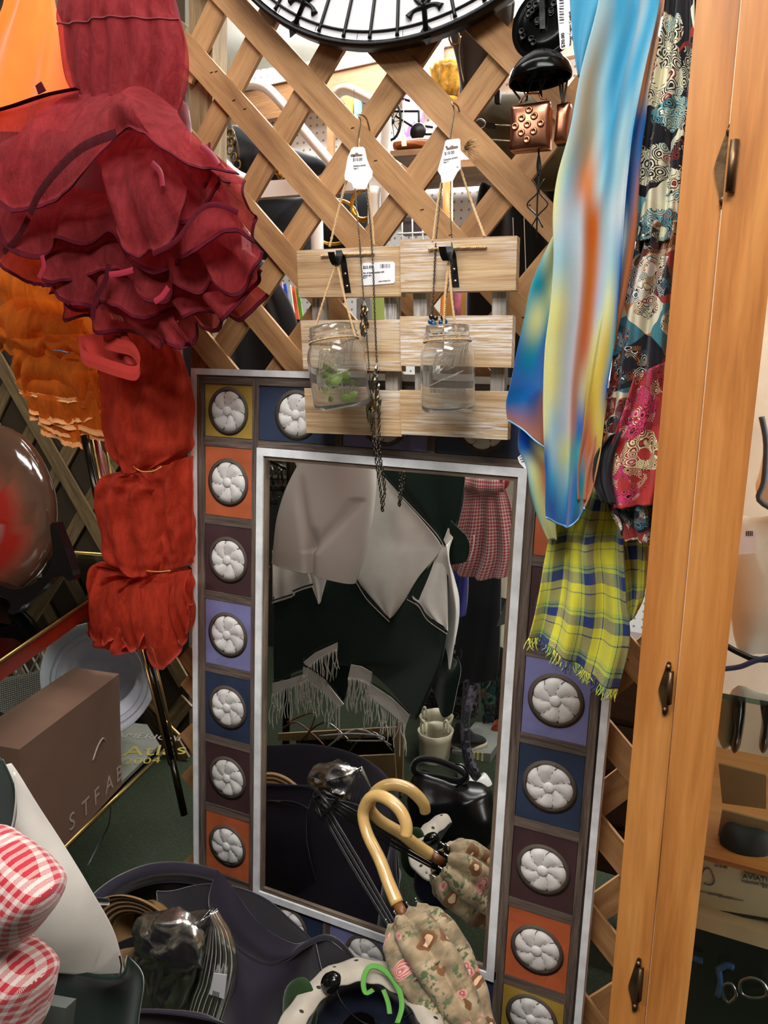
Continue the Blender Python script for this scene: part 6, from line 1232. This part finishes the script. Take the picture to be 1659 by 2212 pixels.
# white iron bed end
WM = M('white_enamel', '#dcdcda', .35, var=.03)
be = thing('iron_bed_end', 'white tubular iron bed end with brass fittings leaning behind the lattice', 'bed frame', U(560, 560, .3))
YE = .32
for l, r in (([(480, 215), (505, 190), (540, 182), (575, 190), (610, 225), (650, 275), (700, 335), (742, 385)], .0125), ([(462, 290), (466, 325), (484, 352), (512, 377), (545, 392)], .0125), ([(770, 200), (750, 193), (735, 196), (727, 204)], .013), ([(770, 200), (800, 216), (826, 235), (835, 260), (832, 330), (834, 520)], .012), ([(441, 205), (446, 330)], .013), ([(683, 410), (686, 540), (690, 640)], .016), ([(808, 405), (808, 530), (806, 640)], .016)): tube(pts(l, YE), r*.85, 14, 5).build('tube', WM, be)
slab([(535, 394), (850, 368), (850, 404), (525, 430)], YE, .02).build('flat_rail', WM, be, smooth=False, bevel=.002)
lathe([(.0, 0), (.016, .0), (.02, .008), (.014, .016), (.018, .024), (.013, .032), (0, .032)], U(436, 198, YE), (0, 0, 1), 20).build('brass_collar', M('bright_brass', '#c49a3c', .2, 1), be)
sph(U(604, 366, YE-.03), .013, 10).build('brass_knob', M('bright_brass', '#c49a3c', .2, 1), be); sph(U(606, 378, YE-.035), .008, 10).build('brass_knob', M('bright_brass', '#c49a3c', .2, 1), be)
# bags
DEN = cloth('black_denim', '#191b20', .9, 0, 300, .3)
hb1 = thing('handbag', 'black denim handbag with brass chain strap behind the lattice at left', 'handbag', U(560, 420, .42))
pillow([(500, 272), (540, 280), (600, 310), (660, 330), (702, 352), (700, 372), (640, 395), (560, 395), (510, 372), (505, 320)], .40, .045, nz=.004, nsc=25).build('bag_body', DEN, hb1)
for i, (x, y) in enumerate(((497, 290), (500, 305), (497, 322), (505, 340), (512, 356))): torus(U(x, y, .34), (.3*(i % 2), 1, 0), .010, .0028, 14, 6).build('chain_link', M('antique_brass', '#6d5a35', .3, 1), hb1)
tube(pts([(497, 250), (497, 275), (506, 300), (515, 332), (508, 345)], .345), .006, 8, flat=.4).build('strap', M('brown_strap', '#4a4038'), hb1)
hb2 = thing('handbag', 'large black denim bag below the white rail behind the lattice', 'handbag', U(600, 560, .4))
pillow([(540, 430), (650, 424), (668, 440), (668, 520), (665, 560), (560, 560), (545, 500)], .42, .05, nz=.003).build('bag_body', DEN, hb2)
pillow([(688, 424), (800, 412), (806, 470), (800, 540), (690, 545)], .46, .04, nz=.003).build('bag_body', DEN, hb2)
hoop = thing('brass_hoop', 'brass hoops hanging beside the black bag', 'hoop', U(720, 530, .3))
torus(U(722, 480, .33), (0, 1, 0), .045, .0035, 40, 8, 1.25).build('hoop_ring', M('bright_brass', '#c49a3c', .2, 1), hoop); torus(U(790, 440, .33), (0, 1, 0), .034, .004, 40, 8, 1).build('hoop_ring', M('bright_brass', '#c49a3c', .2, 1), hoop); torus(U(786, 442, .325), (0, 1, 0), .028, .003, 40, 8, 1).build('hoop_ring', M('bright_brass', '#c49a3c', .2, 1), hoop)
OLV = cloth('olive_canvas', '#3b3626', .9, 0, 500, .2)
bp = thing('backpack', 'olive canvas backpack with dark straps behind the lattice at right', 'backpack', U(1130, 420, .3))
pillow([(1010, 260), (1040, 215), (1085, 205), (1180, 205), (1260, 215), (1290, 300), (1280, 400), (1180, 410), (1080, 400), (1040, 340)], .30, .08, rings=6, nz=.004).build('bag_body', OLV, bp)
tube(pts([(1040, 300), (1100, 305), (1200, 310)], .21), .0022, 6).build('steel_cable', STEEL, bp); tube(pts([(1028, 262), (1040, 258), (1050, 268), (1040, 278), (1028, 276), (1022, 268)], .21), .002, 6, 4, True).build('carabiner', M('chrome', '#9ba3aa', .15, 1), bp)
slab([(1050, 264), (1068, 266), (1068, 276), (1050, 275)], .205, .008).build('clasp', BLACKM, bp, smooth=False, bevel=.001); tube(pts([(1068, 270), (1105, 272), (1200, 275)], .207), .0018, 6).build('steel_cable', STEEL, bp)
slab([(1068, 195), (1080, 194), (1079, 222), (1068, 222)], .2, .01).build('buckle', BLACKM, bp, smooth=False, bevel=.001)
BKC = cloth('black_coat_cloth', '#0b0b0c', .95, 0)
dk = thing('hanging_coat', 'black coat hanging low behind the right side of the lattice', 'coat', U(1150, 800, .35))
net([[(1040, 400), (1140, 400), (1290, 400)], [(1020, 500), (1150, 500), (1290, 500)], [(1010, 640), (1150, 640), (1290, 640)], [(1010, 860), (1150, 860), (1290, 860)]], 40, 30, lambda u, v: .02*math.sin(u*20), Y=.34).build('coat_cloth', BKC, dk, solid=.005)
for x in (1108, 1132): tube(pts([(x, 470), (x+3, 560), (x+6, 640)], .315), .0008, 5).build('stitching', M('pale_thread', '#d2cfc6'), dk)
tube(pts([(1170, 372), (1230, 372), (1290, 370)], .28), .0035, 6).build('hanger_bar', M('grey_steel', '#4d5356', .4, .8), dk)
dk2 = thing('hanging_coat', 'black coat hanging low behind the left side of the lattice', 'coat', U(560, 780, .3))
net([[(395, 500), (480, 520), (560, 560)], [(395, 600), (500, 600), (600, 610)], [(395, 700), (520, 700), (640, 700)], [(395, 860), (540, 860), (660, 860)]], 40, 30, lambda u, v: .015*math.sin(u*16), Y=.30).build('coat_cloth', BKC, dk2, solid=.005)
ST = cloth('dark_brown_leather', '#1d130e', .5, 0, 200, .1)
stp2 = thing('leather_belt', 'dark brown leather belt with buckle hanging from above behind the clock', 'belt', U(1040, 220, .2))
net([[(960, 20), (1050, 10), (1110, 0)], [(975, 80), (1040, 80), (1100, 70)], [(990, 140), (1030, 140), (1070, 120)], [(1000, 205), (1020, 205), (1040, 190)]], 20, 20, lambda u, v: .01*math.sin(u*6), Y=.22).build('strap', ST, stp2, solid=.004)
tube(pts([(970, 72), (990, 70), (992, 94), (975, 96)], .19), .002, 6, 2, True).build('buckle', M('antique_brass', '#6d5a35', .3, 1), stp2)
tag(tube(pts([(996, 78), (992, 110), (996, 150), (1002, 178)], .18), .0012, 5).build('steel_cable', STEEL), 'thin steel cable hanging behind the lattice near the clock', 'cable')
tag(pillow([(1000, 140), (1020, 138), (1040, 155), (1046, 190), (1040, 225), (1000, 225), (996, 180)], .26, .03).build('navy_cap', cloth('navy_felt', '#1d2630', .9, 0)), 'dark navy rounded cap beside the belt behind the lattice', 'cap')
# model wheel, tray, sign, comb, posters
wh = thing('model_bicycle', 'small black wire bicycle ornament on the shelf behind the lattice', 'ornament', U(890, 315, .9))
Yh = .9
for (cx, cy, R, sp) in ((847, 262, 34, 10), (905, 284, 12, 8)):
    c = U(cx, cy, Yh); r = W2(cx, cx+R, cy, Yh); e_ = .55 if R > 20 else 1
    tube([c+Vector((r*e_*math.cos(t*.314), 0, r*math.sin(t*.314))) for t in range(20)], .004, 8, 1, True).build('wheel_rim', BLACKM, wh)
    for k in range(sp): t = 2*math.pi*k/sp; tube([c, c+Vector((r*e_*math.cos(t), 0, r*math.sin(t)))], .0012, 5, 1).build('spoke', BLACKM, wh)
    sph(c, .008, 8).build('hub', BLACKM, wh)
for l in ([(847, 240), (905, 240)], [(855, 250), (905, 282)], [(862, 210), (885, 218)], [(905, 270), (935, 275)], [(907, 290), (935, 290)], [(905, 240), (905, 280)]): tube(pts(l, Yh), .0035, 6, 1).build('frame_bar', BLACKM, wh)
lathe([(.02, -.006), (.024, 0), (.02, .006), (0, .007)], U(903, 284, Yh-.01), (0, -1, 0), 24, wob=lambda a, i: 1+.12*math.sin(a*12)).build('gear', BLACKM, wh)
tr = thing('leather_tray', 'small brown leather tray with paper tag on the shelf behind the lattice', 'tray', U(890, 325, .88))
pillow([(852, 308), (870, 304), (930, 300), (936, 318), (925, 324), (860, 326), (850, 320)], .86, .03).build('tray_body', M('tan_leather', '#8a4a22', .3), tr); prism([(866, 292), (876, 291), (878, 315), (868, 316)], .81, .001).build('paper_tag', M('cream_paper', '#e0d3bd'), tr, smooth=False)
slab([(838, 326), (940, 318), (940, 330), (845, 338)], .84, .12).build('tray_shelf', OAKB, sw, smooth=False)
tube([U(873, 215, .84), U(870, 295, .82)], .0008, 4, 1).build('string', M('cream_paper', '#e0d3bd'), tr)
ps = thing('poster', 'pink poster with purple flowers on the pegboard', 'poster', U(890, 295, YB))
PST = NT('purple_floral_poster'); o = PST.co(); bb = PST.p(Base_Color=PST.ramp(PST.noise(o, 16, 2), [(.42, hx('#a77f7c')), (.5, hx('#b08a92')), (.55, hx('#6c4a86'))], False), Roughness=.5); PST = PST.done(bb)
slab([(868, 205), (912, 200), (916, 290), (874, 296)], YB-.03, .004).build('print_sheet', PST, ps, smooth=False)
sg = thing('number_sign', 'white card sign ending in 94 on the wooden valance', 'sign', U(925, 145, YB))
slab([(900, 96), (958, 86), (958, 140), (905, 146)], YB-.02, .004).build('sign_card', M('lilac_card', '#cfcbe0'), sg, smooth=False)
ptext('number', '94', 927, 132, 942, 130, 13, YB-.025, INK, sg); slab([(946, 88), (955, 86), (955, 141), (947, 142)], YB-.024, .002).build('flower_border', PST, sg, smooth=False)
am = thing('amber_dish', 'amber pressed glass dish on the shelf behind the lattice', 'dish', U(965, 215, 1.1))
AMB = glassm('amber_glass', (.95, .72, .3), .1, 1.4, True, .8)
lathe([(.03, 0), (.045, .03), (.055, .07), (.06, .085)], U(970, 214, 1.1), (0, 0, 1), 36, wob=lambda a, i: 1+.05*math.sin(a*14)).build('dish_body', M('amber_pressed_glass', '#c9963c', .1, var=.4, vs=60), am, solid=.003)
tag(slab([(950, 142), (990, 150), (990, 170), (948, 176)], 1.2, .1).build('orange_carton', M('orange_card', '#c98a45'), smooth=False), 'orange and white carton above the amber dish', 'box')
tag(slab([(905, 146), (950, 142), (948, 176), (905, 180)], 1.2, .1).build('white_carton', WHITE, smooth=False), 'plain white carton left of the orange one', 'box')
tag(tube([U(967, 385, .6), U(968, 512, .6), Vector((U(968, 512, .6).x+.01, .6, FL))], .012, 10, 1).build('orange_stick', M('orange_plastic', '#d98430', .4)), 'orange stick standing behind the right necklace', 'stick')
wr = thing('wire_rack', 'white wire rack holding dark packets behind the sconces', 'rack', U(900, 520, .8))
for x in (868, 890, 912, 932): tube([U(x, 440, .8), U(x+2, 560, .8)], .002, 6, 1).build('wire', WM, wr)
for y in (455, 505, 540): tube([U(860, y, .8), U(945, y-4, .8)], .0025, 6, 1).build('wire', WM, wr)
slab([(870, 470), (930, 466), (930, 505), (870, 508)], .82, .02).build('dark_packet', M('dark_packet', '#3a2f30', .5), wr, smooth=False)
MAGC = ['#3fa0a8', '#c79ab8', '#2a4fa0', '#d8d6b8', '#d85a3c', '#5f9a3a']
for i in range(6):
    x = 588+i*9
    tag(slab([(x, 610+i*3), (x+12, 606+i*3), (x+22, 690), (x+9, 690)], .55+.01*i, .004).build('magazine', M('magazine%d' % i, MAGC[i], .4, var=.4, vs=30), smooth=False), ['teal magazine leftmost in the row behind the lattice', 'mauve magazine second from left behind the lattice', 'blue magazine third from left behind the lattice', 'cream magazine fourth from left behind the lattice', 'red orange magazine fifth from left behind the lattice', 'green magazine rightmost in the row behind the lattice'][i], 'magazine', 'magazines behind the lattice')
tag(slab([(800, 640), (830, 640), (830, 690), (800, 690)], .5, .01).build('green_card', M('lime_card', '#a9c06a'), smooth=False), 'lime green card between the left sconce uprights', 'card')
tag(slab([(770, 645), (800, 640), (800, 690), (770, 690)], .49, .01).build('grey_card', M('grey_card', '#8b8c90'), smooth=False), 'grey card beside the lime green card behind the left sconce', 'card')
pf2 = thing('picture_frame', 'gold picture frame with pink tartan picture behind the right sconce', 'picture', U(1010, 690, .5))
slab([(958, 628), (1064, 622), (1060, 690), (960, 695)], .5, .008).build('picture', M('pink_picture', '#b86a86', .5, var=.5, vs=40), pf2, smooth=False)
for q in ([(958, 628), (978, 627), (978, 694), (960, 695)], [(996, 626), (1006, 625), (1006, 692), (996, 693)]): slab(q, .49, .02).build('frame_bar', M('gold_frame', '#b58c45', .3, .6), pf2, smooth=False)
# dark chest of drawers seen through the lattice at lower right
ch_ = thing('chest_of_drawers', 'dark wooden chest of small drawers behind the lattice at lower right', 'chest', (.9, .35, FL))
DW = wood('dark_walnut', '#1f120d', '#2e1b14', '#3d261b', 3, 40, .5)
a = U(1290, 1560, .30); b = U(1290, 1880, .30)
box((a.x-.12, .30, b.z), (1.5, .55, a.z+.12)).build('carcass', DW, ch_, smooth=False)
hgt = (a.z+.12-b.z)/4
for i in range(4):
    for j in range(3):
        x0 = a.x-.10+j*.2; z = b.z+.01+i*hgt
        dr = box((x0, .288, z), (x0+.18, .30, z+hgt-.015)).build('drawer', DW, ch_, smooth=False, bevel=.002); sph((x0+.09, .282, z+hgt/2), .006, 6).build('knob', WHITEP, dr)
for x in (a.x-.1, 1.45): box((x, .32, FL), (x+.03, .36, b.z)).build('leg', DW, ch_, smooth=False)

tb = thing('display_table', 'dark wooden display table standing behind the lattice holding magazines and cards', 'table', (U(800, 692, .5).x, .5, FL))
zt_ = U(800, 693, .5).z
x0_, x1_ = U(570, 692, .5).x, U(1075, 692, .5).x
box((x0_, .44, zt_-.03), (x1_, .8, zt_-.002)).build('table_top', DW, tb, smooth=False)
for x in (x0_+.02, x1_-.06):
    for y in (.46, .74): box((x, y, FL), (x+.04, y+.04, zt_-.03)).build('leg', DW, tb, smooth=False)
